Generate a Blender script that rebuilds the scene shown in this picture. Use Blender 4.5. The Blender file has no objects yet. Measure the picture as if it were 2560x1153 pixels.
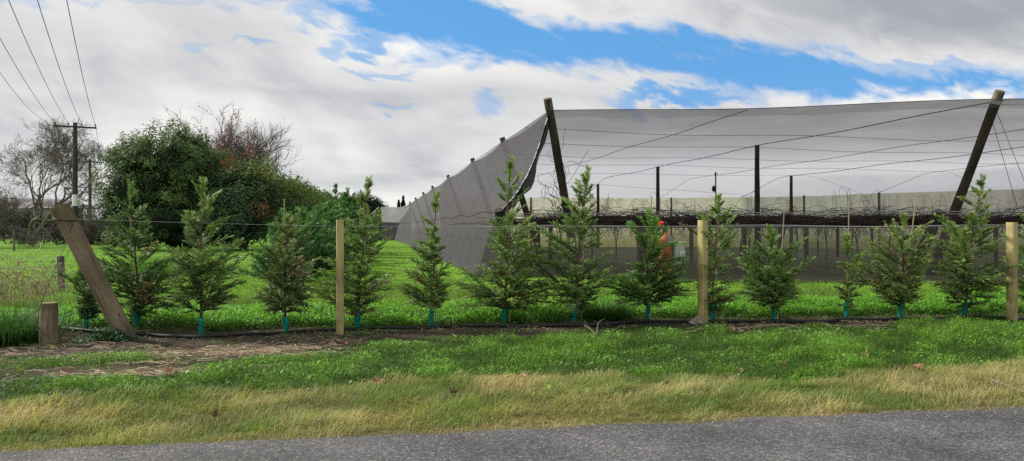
import bpy, math, random
import numpy as np
from mathutils import Vector, Matrix

SC = bpy.context.scene
COL = SC.collection
F = 1850.0; CX = 1280.0; HZ = 570.0; EYE = 1.55      # photo pixels: focal length, centre column, horizon row, eye height
rng = np.random.default_rng(7)
random.seed(7)

def P(px, py, d=None, z=0.0):
    """photo pixel -> world point; on the ground when no depth is given"""
    if d is None: d = F * (EYE - z) / max(py - HZ, 1e-3)
    return np.array([(px - CX) / F * d, d, EYE - (py - HZ) / F * d])
def L(r, g, b):
    f = lambda c: (c/255/12.92) if c/255 <= .04045 else ((c/255+.055)/1.055)**2.4
    return (f(r), f(g), f(b))
# road-parallel frame
E0 = np.array([-3.52, 5.09]); TT = np.array([0.987, 0.159]); NN = np.array([-0.159, 0.987])
def UV(x, y): return (x-E0[0])*TT[0]+(y-E0[1])*TT[1], (x-E0[0])*NN[0]+(y-E0[1])*NN[1]
def XY(u, v): return E0[0]+u*TT[0]+v*NN[0], E0[1]+u*TT[1]+v*NN[1]

# ------------------------------------------------------------------ noise
_T = np.random.default_rng(3).random((256, 256))
def vnoise(x, y):
    x = np.asarray(x, float); y = np.asarray(y, float)
    xi = np.floor(x).astype(int); yi = np.floor(y).astype(int); fx = x-xi; fy = y-yi
    fx = fx*fx*(3-2*fx); fy = fy*fy*(3-2*fy)
    a = _T[xi % 256, yi % 256]; b = _T[(xi+1) % 256, yi % 256]; c = _T[xi % 256, (yi+1) % 256]; d = _T[(xi+1) % 256, (yi+1) % 256]
    return (a*(1-fx)+b*fx)*(1-fy)+(c*(1-fx)+d*fx)*fy
def fbm(x, y, o=4):
    s = 0; a = .5; t = 0
    for i in range(o):
        s = s+a*vnoise(np.asarray(x)*2**i+17.3*i, np.asarray(y)*2**i+9.1*i); t += a; a *= .5
    return s/t
def sstep(a, b, x):
    t = np.clip((x-a)/(b-a), 0, 1); return t*t*(3-2*t)
def gz(x, y):
    """gentle bumps of the verge and the paddock"""
    u, v = UV(np.asarray(x, float), np.asarray(y, float))
    near = sstep(-.1, .5, v)*(1-sstep(26, 40, v))
    b = (fbm(u*.9, v*1.3, 3)-.5)*.09 + (fbm(u*.25+5, v*.3, 2)-.5)*.10
    bank = .06*np.exp(-((v-7.3)/.9)**2) + .012*np.exp(-((v-5.3)/1.2)**2)
    return near*(b+bank)

# ------------------------------------------------------------------ mesh collector
class MB:
    def __init__(s): s.v = []; s.c = []; s.t = []; s.q = []; s.n = 0; s.tm = []; s.qm = []
    def add(s, V, Fc, C=(1, 1, 1), m=0):
        V = np.asarray(V, float).reshape(-1, 3); Fc = np.asarray(Fc, int)
        C = np.asarray(C, float)
        if C.ndim == 1: C = np.repeat(C[None], len(V), 0)
        s.v.append(V); s.c.append(C)
        (s.t if Fc.shape[1] == 3 else s.q).append(Fc+s.n)
        (s.tm if Fc.shape[1] == 3 else s.qm).append(np.full(len(Fc), m))
        s.n += len(V)
    def tube(s, pts, rad, n=6, cap=True, C=(1, 1, 1), m=0, mcap=None):
        pts = np.asarray(pts, float); k = len(pts)
        rad = np.broadcast_to(np.asarray(rad, float), (k,))
        d = np.gradient(pts, axis=0); d /= np.linalg.norm(d, axis=1)[:, None]+1e-9
        ref = np.array([0, 0, 1.]) if abs(d[0, 2]) < .9 else np.array([1., 0, 0])
        a = np.cross(d, ref); a /= np.linalg.norm(a, axis=1)[:, None]+1e-9
        b = np.cross(d, a)
        th = np.arange(n)*2*math.pi/n
        V = pts[:, None]+rad[:, None, None]*(a[:, None]*np.cos(th)[None, :, None]+b[:, None]*np.sin(th)[None, :, None])
        i = np.arange(k-1)[:, None]*n; j = np.arange(n)[None]; j2 = (j+1) % n
        q = np.stack([i+j, i+j2, i+n+j2, i+n+j], -1).reshape(-1, 4)
        s.add(V.reshape(-1, 3), q, C, m)
        if cap:
            for e in (0, k-1):
                ring = V[e]; c = pts[e]
                s.add(np.vstack([ring, c]), [[x, (x+1) % n, n] for x in range(n)], C, m if mcap is None else mcap)
    def box(s, c, size, R=None, C=(1, 1, 1), m=0, bev=.0):
        x, y, z = np.asarray(size)/2
        V = np.array([[sx*x, sy*y, sz*z] for sx in (-1, 1) for sy in (-1, 1) for sz in (-1, 1)])
        if R is not None: V = V @ np.asarray(R).T
        s.add(V+np.asarray(c), [[0, 1, 3, 2], [4, 6, 7, 5], [0, 4, 5, 1], [2, 3, 7, 6], [0, 2, 6, 4], [1, 5, 7, 3]], C, m)
    def grid(s, G, C=(1, 1, 1), m=0):
        G = np.asarray(G); a, b = G.shape[:2]
        i = np.arange(a-1)[:, None]*b; j = np.arange(b-1)[None]
        q = np.stack([i+j, i+j+1, i+b+j+1, i+b+j], -1).reshape(-1, 4)
        s.add(G.reshape(-1, 3), q, C if np.asarray(C).ndim == 1 else np.asarray(C).reshape(-1, 3), m)
    def build(s, name, mats, parent=None, smooth=False, loc=None, rot=None):
        me = bpy.data.meshes.new(name)
        V = np.vstack(s.v); C = np.vstack(s.c)
        t = np.vstack(s.t) if s.t else np.zeros((0, 3), int); q = np.vstack(s.q) if s.q else np.zeros((0, 4), int)
        me.vertices.add(len(V)); me.vertices.foreach_set('co', V.astype(np.float32).ravel())
        loops = np.concatenate([t.ravel(), q.ravel()]); np_ = len(t)+len(q)
        me.loops.add(len(loops)); me.loops.foreach_set('vertex_index', loops.astype(np.int32))
        st = np.concatenate([np.arange(len(t))*3, len(t)*3+np.arange(len(q))*4])
        me.polygons.add(np_); me.polygons.foreach_set('loop_start', st.astype(np.int32))
        mats = mats if isinstance(mats, (list, tuple)) else [mats]
        for mm in mats: me.materials.append(mm)
        mi = np.concatenate(s.tm+s.qm)
        me.polygons.foreach_set('material_index', mi.astype(np.int32))
        if smooth: me.polygons.foreach_set('use_smooth', np.ones(np_, bool))
        at = me.color_attributes.new('Col', 'FLOAT_COLOR', 'POINT')
        at.data.foreach_set('color', np.hstack([C, np.ones((len(C), 1))]).astype(np.float32).ravel())
        me.update(calc_edges=True)
        o = bpy.data.objects.new(name, me); COL.objects.link(o)
        if parent is not None: o.parent = parent
        if loc is not None: o.location = loc
        if rot is not None: o.rotation_euler = rot
        return o

def tag(o, label=None, cat=None, group=None, kind=None):
    if label: o['label'] = label
    if cat: o['category'] = cat
    if group: o['group'] = group
    if kind: o['kind'] = kind
    return o
def empty(name, loc, label, cat, group=None):
    o = bpy.data.objects.new(name, None); o.empty_display_size = .2; COL.objects.link(o)
    o.location = loc; return tag(o, label, cat, group)
def reloc(mb, base):
    """make collected vertices relative to a parent standing at base"""
    base = np.asarray(base, float); mb.v = [v-base for v in mb.v]; return mb

# ------------------------------------------------------------------ materials
def newmat(name):
    m = bpy.data.materials.new(name); m.use_nodes = True
    nt = m.node_tree; nt.nodes.clear()
    out = nt.nodes.new('ShaderNodeOutputMaterial')
    return m, nt, out
def nd(nt, typ, ins=None, **kw):
    n = nt.nodes.new(typ)
    for k, v in kw.items(): setattr(n, k, v)
    for k, v in (ins or {}).items():
        if isinstance(v, bpy.types.NodeSocket): nt.links.new(v, n.inputs[k])
        else: n.inputs[k].default_value = v
    return n
def c4(c): return (c[0], c[1], c[2], 1)
def mixc(nt, f, a, b, bt='MIX'):
    n = nt.nodes.new('ShaderNodeMix'); n.data_type = 'RGBA'; n.blend_type = bt
    for k, v in ((0, f), (6, a), (7, b)):
        if isinstance(v, bpy.types.NodeSocket): nt.links.new(v, n.inputs[k])
        else: n.inputs[k].default_value = v if k == 0 else c4(v)
    return n.outputs[2]
def ramp(nt, fac, stops):
    n = nt.nodes.new('ShaderNodeValToRGB'); nt.links.new(fac, n.inputs[0])
    el = n.color_ramp.elements
    while len(el) > len(stops): el.remove(el[-1])
    while len(el) < len(stops): el.new(.5)
    for e, (p, c) in zip(el, stops):
        e.position = p; e.color = c4(c) if not isinstance(c, (int, float)) else (c, c, c, 1)
    return n.outputs[0]
def leafmat(name, trans=.35, rough=.5, spec=.25, tint=(1, 1, 1), tboost=(1.25, 1.35, .7)):
    m, nt, out = newmat(name)
    a = nd(nt, 'ShaderNodeAttribute', attribute_name='Col')
    col = mixc(nt, 1.0, a.outputs['Color'], tint, 'MULTIPLY')
    b = nd(nt, 'ShaderNodeBsdfPrincipled', {'Base Color': col, 'Roughness': rough, 'Specular IOR Level': spec})
    t2 = mixc(nt, 1.0, col, tboost, 'MULTIPLY')
    t = nd(nt, 'ShaderNodeBsdfTranslucent', {'Color': t2})
    x = nd(nt, 'ShaderNodeMixShader', {0: trans, 1: b.outputs[0], 2: t.outputs[0]})
    nt.links.new(x.outputs[0], out.inputs[0]); return m
def vmat(name, stops, scale=8, stretch=(1, 1, 1), rough=.8, bump=.3, detail=6, spec=.25, metal=0, attr=False, dist=.02, fine=True, objinfo=False):
    """noise-driven colour with bump, in object coordinates"""
    m, nt, out = newmat(name)
    tc = nd(nt, 'ShaderNodeTexCoord'); mp = nd(nt, 'ShaderNodeMapping', {'Vector': tc.outputs['Object'], 'Scale': stretch})
    n1 = nd(nt, 'ShaderNodeTexNoise', {'Vector': mp.outputs[0], 'Scale': scale, 'Detail': detail, 'Roughness': .65})
    n2 = nd(nt, 'ShaderNodeTexNoise', {'Vector': tc.outputs['Object'], 'Scale': scale*.22, 'Detail': 3})
    f = nd(nt, 'ShaderNodeMath', {0: n1.outputs[0], 1: n2.outputs[0]}, operation='ADD')
    f = nd(nt, 'ShaderNodeMath', {0: f.outputs[0], 1: .5}, operation='MULTIPLY')
    col = ramp(nt, f.outputs[0], stops)
    if attr:
        a = nd(nt, 'ShaderNodeAttribute', attribute_name='Col'); col = mixc(nt, 1.0, col, a.outputs['Color'], 'MULTIPLY')
    if 'post' in name or 'pine' in name or 'pole' in name:
        m2 = nd(nt, 'ShaderNodeMapping', {'Vector': tc.outputs['Object'], 'Scale': (16, 16, .9)})
        k1 = nd(nt, 'ShaderNodeTexNoise', {'Vector': m2.outputs[0], 'Scale': 2.0, 'Detail': 4, 'Roughness': .6})
        col = mixc(nt, 1.0, col, ramp(nt, k1.outputs[0], [(.30, .45), (.38, .93), (.6, 1.06)]), 'MULTIPLY')        # drying checks
        m3 = nd(nt, 'ShaderNodeMapping', {'Vector': tc.outputs['Object'], 'Scale': (1, 1, .55)})
        k2 = nd(nt, 'ShaderNodeTexVoronoi', {'Vector': m3.outputs[0], 'Scale': 5.5})
        col = mixc(nt, 1.0, col, ramp(nt, k2.outputs['Distance'], [(.03, .3), (.11, 1.0)]), 'MULTIPLY')          # knots
        k3 = nd(nt, 'ShaderNodeTexNoise', {'Vector': tc.outputs['Object'], 'Scale': 1.7, 'Detail': 5, 'Roughness': .6})
        col = mixc(nt, 1.0, col, ramp(nt, k3.outputs[0], [(.35, .6), (.5, 1.0), (.68, 1.35)]), 'MULTIPLY')       # stains
    bp = nd(nt, 'ShaderNodeBump', {'Height': n1.outputs[0], 'Strength': bump, 'Distance': dist})
    b = nd(nt, 'ShaderNodeBsdfPrincipled', {'Base Color': col, 'Roughness': rough, 'Specular IOR Level': spec, 'Metallic': metal, 'Normal': bp.outputs[0]})
    nt.links.new(b.outputs[0], out.inputs[0]); return m
def netmat(name, opacity, refl, trans, streak=.25, scale=(1, 1, 6), tf=.5, attr=False):
    """knitted shade cloth: open cells let light straight through, threads reflect and glow"""
    m, nt, out = newmat(name)
    tc = nd(nt, 'ShaderNodeTexCoord'); mp = nd(nt, 'ShaderNodeMapping', {'Vector': tc.outputs['Object'], 'Scale': scale})
    n1 = nd(nt, 'ShaderNodeTexNoise', {'Vector': mp.outputs[0], 'Scale': 2.2, 'Detail': 7, 'Roughness': .7})
    n2 = nd(nt, 'ShaderNodeTexNoise', {'Vector': tc.outputs['Object'], 'Scale': .35, 'Detail': 3})
    f = nd(nt, 'ShaderNodeMath', {0: n1.outputs[0], 1: n2.outputs[0]}, operation='ADD')
    op = nd(nt, 'ShaderNodeMapRange', {0: f.outputs[0], 1: .7, 2: 1.3, 3: opacity-streak*.5, 4: min(.99, opacity+streak*.5)})
    n3 = nd(nt, 'ShaderNodeTexNoise', {'Vector': mp.outputs[0], 'Scale': 6., 'Detail': 6, 'Roughness': .75})
    ww = ramp(nt, n3.outputs[0], [(.3, .86), (.5, 1.0), (.7, 1.14)])
    bp = nd(nt, 'ShaderNodeBump', {'Height': n1.outputs[0], 'Strength': .5, 'Distance': .12})
    df = nd(nt, 'ShaderNodeBsdfDiffuse', {'Color': mixc(nt, 1.0, ww, refl, 'MULTIPLY'), 'Normal': bp.outputs[0]})
    tcol = c4(trans)
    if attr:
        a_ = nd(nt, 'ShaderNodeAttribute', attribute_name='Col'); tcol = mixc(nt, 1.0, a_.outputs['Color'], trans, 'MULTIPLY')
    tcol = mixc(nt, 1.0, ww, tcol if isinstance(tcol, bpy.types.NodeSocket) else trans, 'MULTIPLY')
    tl = nd(nt, 'ShaderNodeBsdfTranslucent', {'Color': tcol, 'Normal': bp.outputs[0]})
    mx = nd(nt, 'ShaderNodeMixShader', {0: tf, 1: df.outputs[0], 2: tl.outputs[0]})
    tr = nd(nt, 'ShaderNodeBsdfTransparent')
    x = nd(nt, 'ShaderNodeMixShader', {0: op.outputs[0], 1: tr.outputs[0], 2: mx.outputs[0]})
    nt.links.new(x.outputs[0], out.inputs[0]); return m

M = {}
M['grass'] = leafmat('grass_blades', .42, tboost=(1.2, 1.25, .85))
M['leaf'] = leafmat('leaves', .25, rough=.6, spec=.18)
M['needle'] = leafmat('conifer_needles', .22, rough=.5, spec=.3)
M['deadleaf'] = leafmat('dead_leaf', .2, rough=.7, tboost=(1.1, .9, .6))
M['post_new'] = vmat('sawn_pine', [(.3, (.20, .16, .06)), (.5, (.36, .30, .13)), (.7, (.48, .41, .2))], 9, (6, 6, .5), .8, .35)
M['post_end'] = vmat('end_grain', [(.3, (.13, .12, .05)), (.6, (.24, .22, .10))], 20, (1, 1, 1), .9, .4)
M['post_old'] = vmat('weathered_round_pine', attr=True, stops=[(.3, (.10, .078, .045)), (.46, (.175, .138, .085)), (.58, (.235, .19, .12)), (.75, (.15, .15, .08))], scale=6, stretch=(4, 4, .45), rough=.9, bump=.7)
M['post_grey'] = vmat('grey_lichen_post', [(.3, (.05, .045, .035)), (.5, (.15, .13, .10)), (.7, (.26, .25, .2))], 9, (4, 4, .6), .9, .6)
M['pole_dark'] = vmat('dark_tarred_pole', [(.3, (.020, .015, .011)), (.55, (.045, .034, .026)), (.75, (.075, .058, .045))], 8, (5, 5, .4), .85, .5)
M['pole_top'] = vmat('weathered_pole_end', [(.3, (.06, .048, .03)), (.6, (.15, .12, .075)), (.8, (.25, .225, .16))], 12, (4, 4, .6), .9, .5)
M['util'] = vmat('utility_wood', [(.3, (.025, .02, .016)), (.5, (.055, .045, .036)), (.7, (.09, .078, .063))], 5, (5, 5, .3), .9, .4)
M['bark'] = vmat('reddish_bark', [(.3, (.045, .025, .018)), (.5, (.10, .055, .038)), (.7, (.19, .12, .085))], 30, (2, 2, .5), .9, .5)
M['twig'] = vmat('grey_brown_bark', [(.3, (.045, .036, .027)), (.6, (.11, .09, .07))], 6, (1, 1, .4), .9, .2)
M['twig_far'] = vmat('hazy_bark', [(.3, (.085, .072, .058)), (.6, (.16, .138, .115))], 3, (1, 1, .4), .9, .1)
M['cane'] = vmat('vine_cane', [(.3, (.018, .012, .011)), (.55, (.045, .030, .026)), (.75, (.10, .066, .052))], 7, (1, 1, 1), .85, .2)
M['bamboo'] = vmat('bamboo', [(.3, (.20, .15, .075)), (.6, (.36, .30, .18)), (.8, (.48, .43, .3))], 10, (3, 3, .5), .6, .1)
M['hose'] = vmat('black_poly_pipe', [(.3, (.008, .008, .009)), (.7, (.022, .022, .024))], 12, (1, 1, 1), .6, .1, spec=.3)
M['wire'] = vmat('galvanised_wire', [(.3, (.30, .31, .32)), (.7, (.5, .5, .52))], 20, (1, 1, 1), .7, 0, metal=.2)
M['cable'] = vmat('dark_cable', [(.3, (.03, .03, .032)), (.7, (.07, .07, .07))], 20, (1, 1, 1), .6, 0)
M['greywire'] = vmat('grey_wire', [(.3, (.10, .10, .105)), (.7, (.16, .16, .16))], 20, (1, 1, 1), .7, 0)
M['steel_bracket'] = vmat('dull_steel', [(.3, (.10, .10, .10)), (.7, (.25, .25, .25))], 20, (1, 1, 1), .5, .1, metal=.5)
M['porcelain'] = vmat('brown_porcelain', [(.3, (.03, .02, .018)), (.7, (.06, .04, .035))], 20, (1, 1, 1), .25, 0, spec=.6)
M['rust'] = vmat('rusty_orange_paint', [(.3, (.12, .035, .012)), (.48, (.26, .085, .03)), (.6, (.34, .14, .05)), (.75, (.22, .12, .07))], 7, (1.5, 1.5, .6), .7, .3)
M['red'] = vmat('red_plastic', [(.3, (.50, .02, .015)), (.7, (.75, .05, .03))], 10, (1, 1, 1), .4, .05)
M['blackplastic'] = vmat('black_plastic', [(.3, (.012, .012, .013)), (.7, (.03, .03, .03))], 10, (1, 1, 1), .45, .05)
M['boxgrey'] = vmat('weathered_grey_box', [(.3, (.22, .25, .18)), (.55, (.33, .36, .28)), (.75, (.42, .44, .38))], 5, (2, 2, .6), .6, .1)
M['boxedge'] = vmat('aluminium_edge', [(.3, (.5, .5, .5)), (.7, (.7, .7, .7))], 9, (1, 1, 1), .4, .05, metal=.3)
M['greytank'] = vmat('grey_tank', [(.3, (.10, .10, .11)), (.7, (.19, .19, .20))], 9, (1, 1, 1), .6, .1)
M['rock'] = vmat('lichen_rock', [(.3, (.07, .065, .05)), (.5, (.21, .20, .16)), (.7, (.40, .39, .33))], 9, (1, 1, 1), .95, 1.0)
M['stick'] = vmat('dead_stick', [(.3, (.11, .08, .055)), (.55, (.26, .20, .15)), (.75, (.42, .36, .29))], 25, (1, 1, 1), .9, .3)
M['straw'] = leafmat('straw', .15, rough=.8, tboost=(1, .9, .7))
M['rope'] = vmat('white_rope', [(.3, (.45, .44, .42)), (.7, (.7, .7, .68))], 30, (1, 1, 1), .7, .2)
M['clip'] = vmat('white_tube_clip', [(.3, (.55, .56, .58)), (.7, (.8, .8, .82))], 10, (1, 1, 1), .4, .05)
M['roofiron'] = vmat('purple_grey_roof', [(.3, (.10, .085, .10)), (.7, (.17, .15, .175))], 3, (1, 1, 1), .6, .1)
M['houseWall'] = vmat('house_wall', [(.3, (.25, .24, .22)), (.7, (.36, .35, .33))], 3, (1, 1, 1), .8, .1)
M['glass'] = vmat('dark_window', [(.3, (.02, .025, .03)), (.7, (.05, .055, .06))], 3, (1, 1, 1), .15, 0, spec=.6)
M['white'] = vmat('white_paint', [(.3, (.62, .63, .65)), (.7, (.78, .79, .8))], 4, (1, 1, 1), .5, .05)
def guardmat():
    m, nt, out = newmat('teal_plastic_sleeve')
    tc = nd(nt, 'ShaderNodeTexCoord'); n = nd(nt, 'ShaderNodeTexNoise', {'Vector': tc.outputs['Object'], 'Scale': 18, 'Detail': 4})
    c = ramp(nt, n.outputs[0], [(.3, (.004, .19, .155)), (.7, (.012, .40, .33))])
    b = nd(nt, 'ShaderNodeBsdfPrincipled', {'Base Color': c, 'Roughness': .35, 'Specular IOR Level': .5})
    t = nd(nt, 'ShaderNodeBsdfTranslucent', {'Color': (.015, .62, .50, 1)})
    x = nd(nt, 'ShaderNodeMixShader', {0: .55, 1: b.outputs[0], 2: t.outputs[0]})
    nt.links.new(x.outputs[0], out.inputs[0]); return m
M['guard'] = guardmat()
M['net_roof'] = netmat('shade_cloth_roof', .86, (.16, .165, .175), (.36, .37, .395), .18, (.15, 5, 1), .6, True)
M['net_side'] = netmat('shade_cloth_side', .935, (.165, .159, .17), (.28, .272, .294), .08, (1.6, .2, 1.2), .6)
M['net_skirt'] = netmat('shade_cloth_skirt', .27, (.18, .17, .158), (.29, .275, .25), .12, (.3, .3, 4), .5)
M['net_wall'] = netmat('shade_cloth_wall', .92, (.32, .295, .25), (.86, .79, .66), .10, (.4, .4, 3), .65)
def wallgrime():
    nt = M['net_wall'].node_tree; tc = nd(nt, 'ShaderNodeTexCoord'); sx = nd(nt, 'ShaderNodeSeparateXYZ', {0: tc.outputs['Object']})
    mp = nd(nt, 'ShaderNodeMapping', {'Vector': tc.outputs['Object'], 'Scale': (1.1, 1.1, .12)}); n = nd(nt, 'ShaderNodeTexNoise', {'Vector': mp.outputs[0], 'Scale': 1.4, 'Detail': 6, 'Roughness': .7})
    h = nd(nt, 'ShaderNodeMath', {0: sx.outputs[2], 1: n.outputs[0]}, operation='SUBTRACT')
    g_ = ramp(nt, h.outputs[0], [(0, (.48, .48, .30)), (.35, (.75, .74, .60)), (.9, (1.05, 1.0, .94)), (1, (1, 1, 1))]); st = ramp(nt, n.outputs[0], [(.36, .62), (.5, .95), (.7, 1.05)])
    for b in [q for q in nt.nodes if q.type in ('BSDF_DIFFUSE', 'BSDF_TRANSLUCENT')]:
        src = b.inputs['Color'].links[0].from_socket; c = mixc(nt, 1.0, mixc(nt, 1.0, src, g_, 'MULTIPLY'), st, 'MULTIPLY'); nt.links.new(c, b.inputs['Color'])
wallgrime()
M['net_black'] = netmat('bunched_black_cloth', .96, (.02, .02, .021), (.04, .04, .045), .05, (1, 1, 1), .3)

# ------------------------------------------------------------------ world: Nishita sky behind broken cloud
SUN_AZ, SUN_EL = math.radians(-70), math.radians(38)        # azimuth measured from +Y towards +X
SUN_DIR = Vector((math.sin(SUN_AZ)*math.cos(SUN_EL), math.cos(SUN_AZ)*math.cos(SUN_EL), math.sin(SUN_EL)))
W = bpy.data.worlds.new("World"); SC.world = W; W.use_nodes = True
nt = W.node_tree; nt.nodes.clear()
def MA(op, a, b=None, c=None, clamp=False):
    n = nt.nodes.new('ShaderNodeMath'); n.operation = op; n.use_clamp = clamp
    for i, v in enumerate((a, b, c)):
        if v is None: continue
        if isinstance(v, bpy.types.NodeSocket): nt.links.new(v, n.inputs[i])
        else: n.inputs[i].default_value = v
    return n.outputs[0]
def MR(v, a, b, c=0, d=1, smooth=True):
    n = nt.nodes.new('ShaderNodeMapRange'); n.interpolation_type = 'SMOOTHSTEP' if smooth else 'LINEAR'
    nt.links.new(v, n.inputs[0])
    for i, x in enumerate((a, b, c, d)): n.inputs[i+1].default_value = x
    return n.outputs[0]
def CURVE(v, pts, x0=0., x1=2560., y1=300.):
    """piecewise curve of a direction coordinate"""
    n = nt.nodes.new('ShaderNodeFloatCurve'); cv = n.mapping.curves[0]
    pp = [((x-x0)/(x1-x0), y/y1) for x, y in pts]
    cv.points[0].location = pp[0]; cv.points[1].location = pp[-1]
    for q in pp[1:-1]: cv.points.new(*q)
    n.mapping.update(); nt.links.new(MR(v, x0, x1, 0, 1, False), n.inputs['Value'])
    return MA('MULTIPLY', n.outputs[0], y1)
tc = nt.nodes.new('ShaderNodeTexCoord')
sep = nt.nodes.new('ShaderNodeSeparateXYZ'); nt.links.new(tc.outputs['Generated'], sep.inputs[0])
dx, dy, dz = sep.outputs
sy = MA('MAXIMUM', dy, .12)
hx = MA('ADD', MA('MULTIPLY', MA('DIVIDE', dx, sy), F), CX)            # bearing of the sky direction
hy = MA('SUBTRACT', HZ, MA('MULTIPLY', MA('DIVIDE', dz, sy), F))      # its height
def VEC(a, b, c=0.0):
    n = nt.nodes.new('ShaderNodeCombineXYZ')
    for i, v in enumerate((a, b, c)):
        if isinstance(v, bpy.types.NodeSocket): nt.links.new(v, n.inputs[i])
        else: n.inputs[i].default_value = v
    return n.outputs[0]
def NOISE(vec, scale, detail=6, rough=.55, dist=0.0):
    n = nt.nodes.new('ShaderNodeTexNoise'); nt.links.new(vec, n.inputs['Vector'])
    n.inputs['Scale'].default_value = scale; n.inputs['Detail'].default_value = detail; n.inputs['Roughness'].default_value = rough
    n.inputs['Distortion'].default_value = dist
    return n.outputs[0]
az = MA('ADD', MA('ABSOLUTE', dz), .16)
plane = VEC(MA('DIVIDE', dx, az), MA('DIVIDE', dy, az), 0.0)             # cloud layer seen in perspective
tilt = VEC(MA('ADD', MA('MULTIPLY', hx, .01), MA('MULTIPLY', hy, -.003)), MA('ADD', MA('MULTIPLY', hy, .022), MA('MULTIPLY', hx, -.0042)), 1.7)
nA = NOISE(tilt, .62, 8, .52, .5)        # puffy edges
nB = NOISE(plane, .8, 4, .45, .4)       # thickness of the layer
nC = NOISE(tilt, .21, 5, .5, .2)
nD = NOISE(tilt, 1.9, 6, .6, .2)
warp = MA('ADD', MA('MULTIPLY', MA('SUBTRACT', nA, .5), 190.), MA('MULTIPLY', MA('SUBTRACT', nD, .5), 60.))
wx = MA('ADD', hx, MA('MULTIPLY', MA('SUBTRACT', nC, .5), 160.)); wy = MA('ADD', hy, warp)
yc = CURVE(hx, [(0, 0), (700, 2), (880, 30), (1060, 55), (1200, 70), (1400, 108), (1620, 128), (1850, 165), (2100, 190), (2300, 205), (2560, 210)])
hw = CURVE(hx, [(0, 0), (700, 0), (830, 24), (960, 62), (1100, 82), (1200, 78), (1330, 58), (1600, 60), (1850, 66), (2050, 60), (2250, 40), (2560, 28)])
dist = MA('SUBTRACT', hw, MA('ABSOLUTE', MA('SUBTRACT', wy, yc)))
blue = MR(dist, -30, 34)
def SPOT(x, y, rx, ry, k=1.0):
    a = MA('POWER', MA('DIVIDE', MA('SUBTRACT', wx, x), rx), 2.0); b = MA('POWER', MA('DIVIDE', MA('SUBTRACT', wy, y), ry), 2.0)
    return MA('MULTIPLY', MR(MA('ADD', a, b), 1.9, .0, 0, 1), k)
for s in [(940, 92, 80, 26, .8), (650, 98, 60, 14, .45), (970, 172, 80, 13, .55), (1238, 252, 34, 30, .5), (855, 125, 30, 20, .6), (1720, 248, 170, 24, .95), (1100, 150, 60, 20, .4),
          (2050, 225, 330, 18, .7), (820, 40, 70, 30, .6), (500, 110, 40, 12, .3), (2200, 170, 300, 22, .6), (1000, 262, 60, 10, .4)]:
    blue = MA('MAXIMUM', blue, SPOT(*s))
blue = MA('MULTIPLY', blue, MR(hx, -3200, -500))
# behind the viewer: broken cloud from the layer noise only
behind = MR(dy, .30, .02); blue = MA('ADD', MA('MULTIPLY', blue, MA('SUBTRACT', 1., behind)), MA('MULTIPLY', MR(nB, .58, .75), behind), clamp=True)
# brightness of the cloud
bright = MA('ADD', .60, MA('MULTIPLY', MA('SUBTRACT', nB, .5), 1.9))
bright = MA('ADD', bright, MA('MULTIPLY', MA('SUBTRACT', nA, .5), .5))
bright = MA('ADD', bright, MA('MULTIPLY', MR(dist, -140, -15), .16))
bright = MA('ADD', bright, MA('MULTIPLY', MR(hx, 900, -100), MA('MULTIPLY', MR(hy, 330, 40), .12)))      # thin cloud near the sun
tr_mask = MA('MULTIPLY', MR(MA('SUBTRACT', yc, hy), 40, 170), MR(hx, 1350, 1900))
bright = MA('SUBTRACT', bright, MA('MULTIPLY', tr_mask, .14))                                             # grey base of the right bank
bright = MA('ADD', bright, MA('MULTIPLY', MR(hy, 430, 560), .10))
cr = nt.nodes.new('ShaderNodeValToRGB'); nt.links.new(bright, cr.inputs[0])
el = cr.color_ramp.elements; el[0].position = .1; el[0].color = c4((.39, .41, .45)); el[1].position = 1.; el[1].color = c4((1.0, .985, .93))
for p_, c_ in ((.38, (.53, .545, .575)), (.55, (.67, .675, .69)), (.76, (.82, .815, .815))):
    e = el.new(p_); e.color = c4(c_)
sky = nt.nodes.new('ShaderNodeTexSky'); sky.sky_type = 'NISHITA'; sky.sun_disc = False
sky.sun_elevation = SUN_EL; sky.sun_rotation = SUN_AZ; sky.dust_density = .3; sky.ozone_density = 3.0; sky.air_density = 1.0
hs = nt.nodes.new('ShaderNodeHueSaturation'); nt.links.new(sky.outputs[0], hs.inputs['Color']); hs.inputs['Saturation'].default_value = 1.25; hs.inputs['Value'].default_value = 1.0
BG = .1
skyc = mixc(nt, .62, hs.outputs[0], tuple(c/BG for c in (.13, .46, .97)))
rear_boost = MA('ADD', 1/BG, MA('MULTIPLY', behind, .4/BG))                 # extra brightness added behind the viewer to lift camera-facing surfaces
sl = nt.nodes.new('ShaderNodeCombineColor')
for i in range(3): nt.links.new(rear_boost, sl.inputs[i])
cl10 = mixc(nt, 1.0, cr.outputs[0], sl.outputs[0], 'MULTIPLY')
final = mixc(nt, MA('MULTIPLY', blue, .98), cl10, skyc)
bg = nt.nodes.new('ShaderNodeBackground'); nt.links.new(final, bg.inputs[0]); bg.inputs[1].default_value = BG
wo = nt.nodes.new('ShaderNodeOutputWorld'); nt.links.new(bg.outputs[0], wo.inputs[0])
sun = bpy.data.lights.new('sun', 'SUN'); sun.energy = 5.0; sun.angle = math.radians(4.5); sun.color = (1, .94, .84)
so = bpy.data.objects.new('sun', sun); COL.objects.link(so); so.rotation_euler = SUN_DIR.to_track_quat('Z', 'Y').to_euler(); so.location = (-20, 10, 30)

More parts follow.
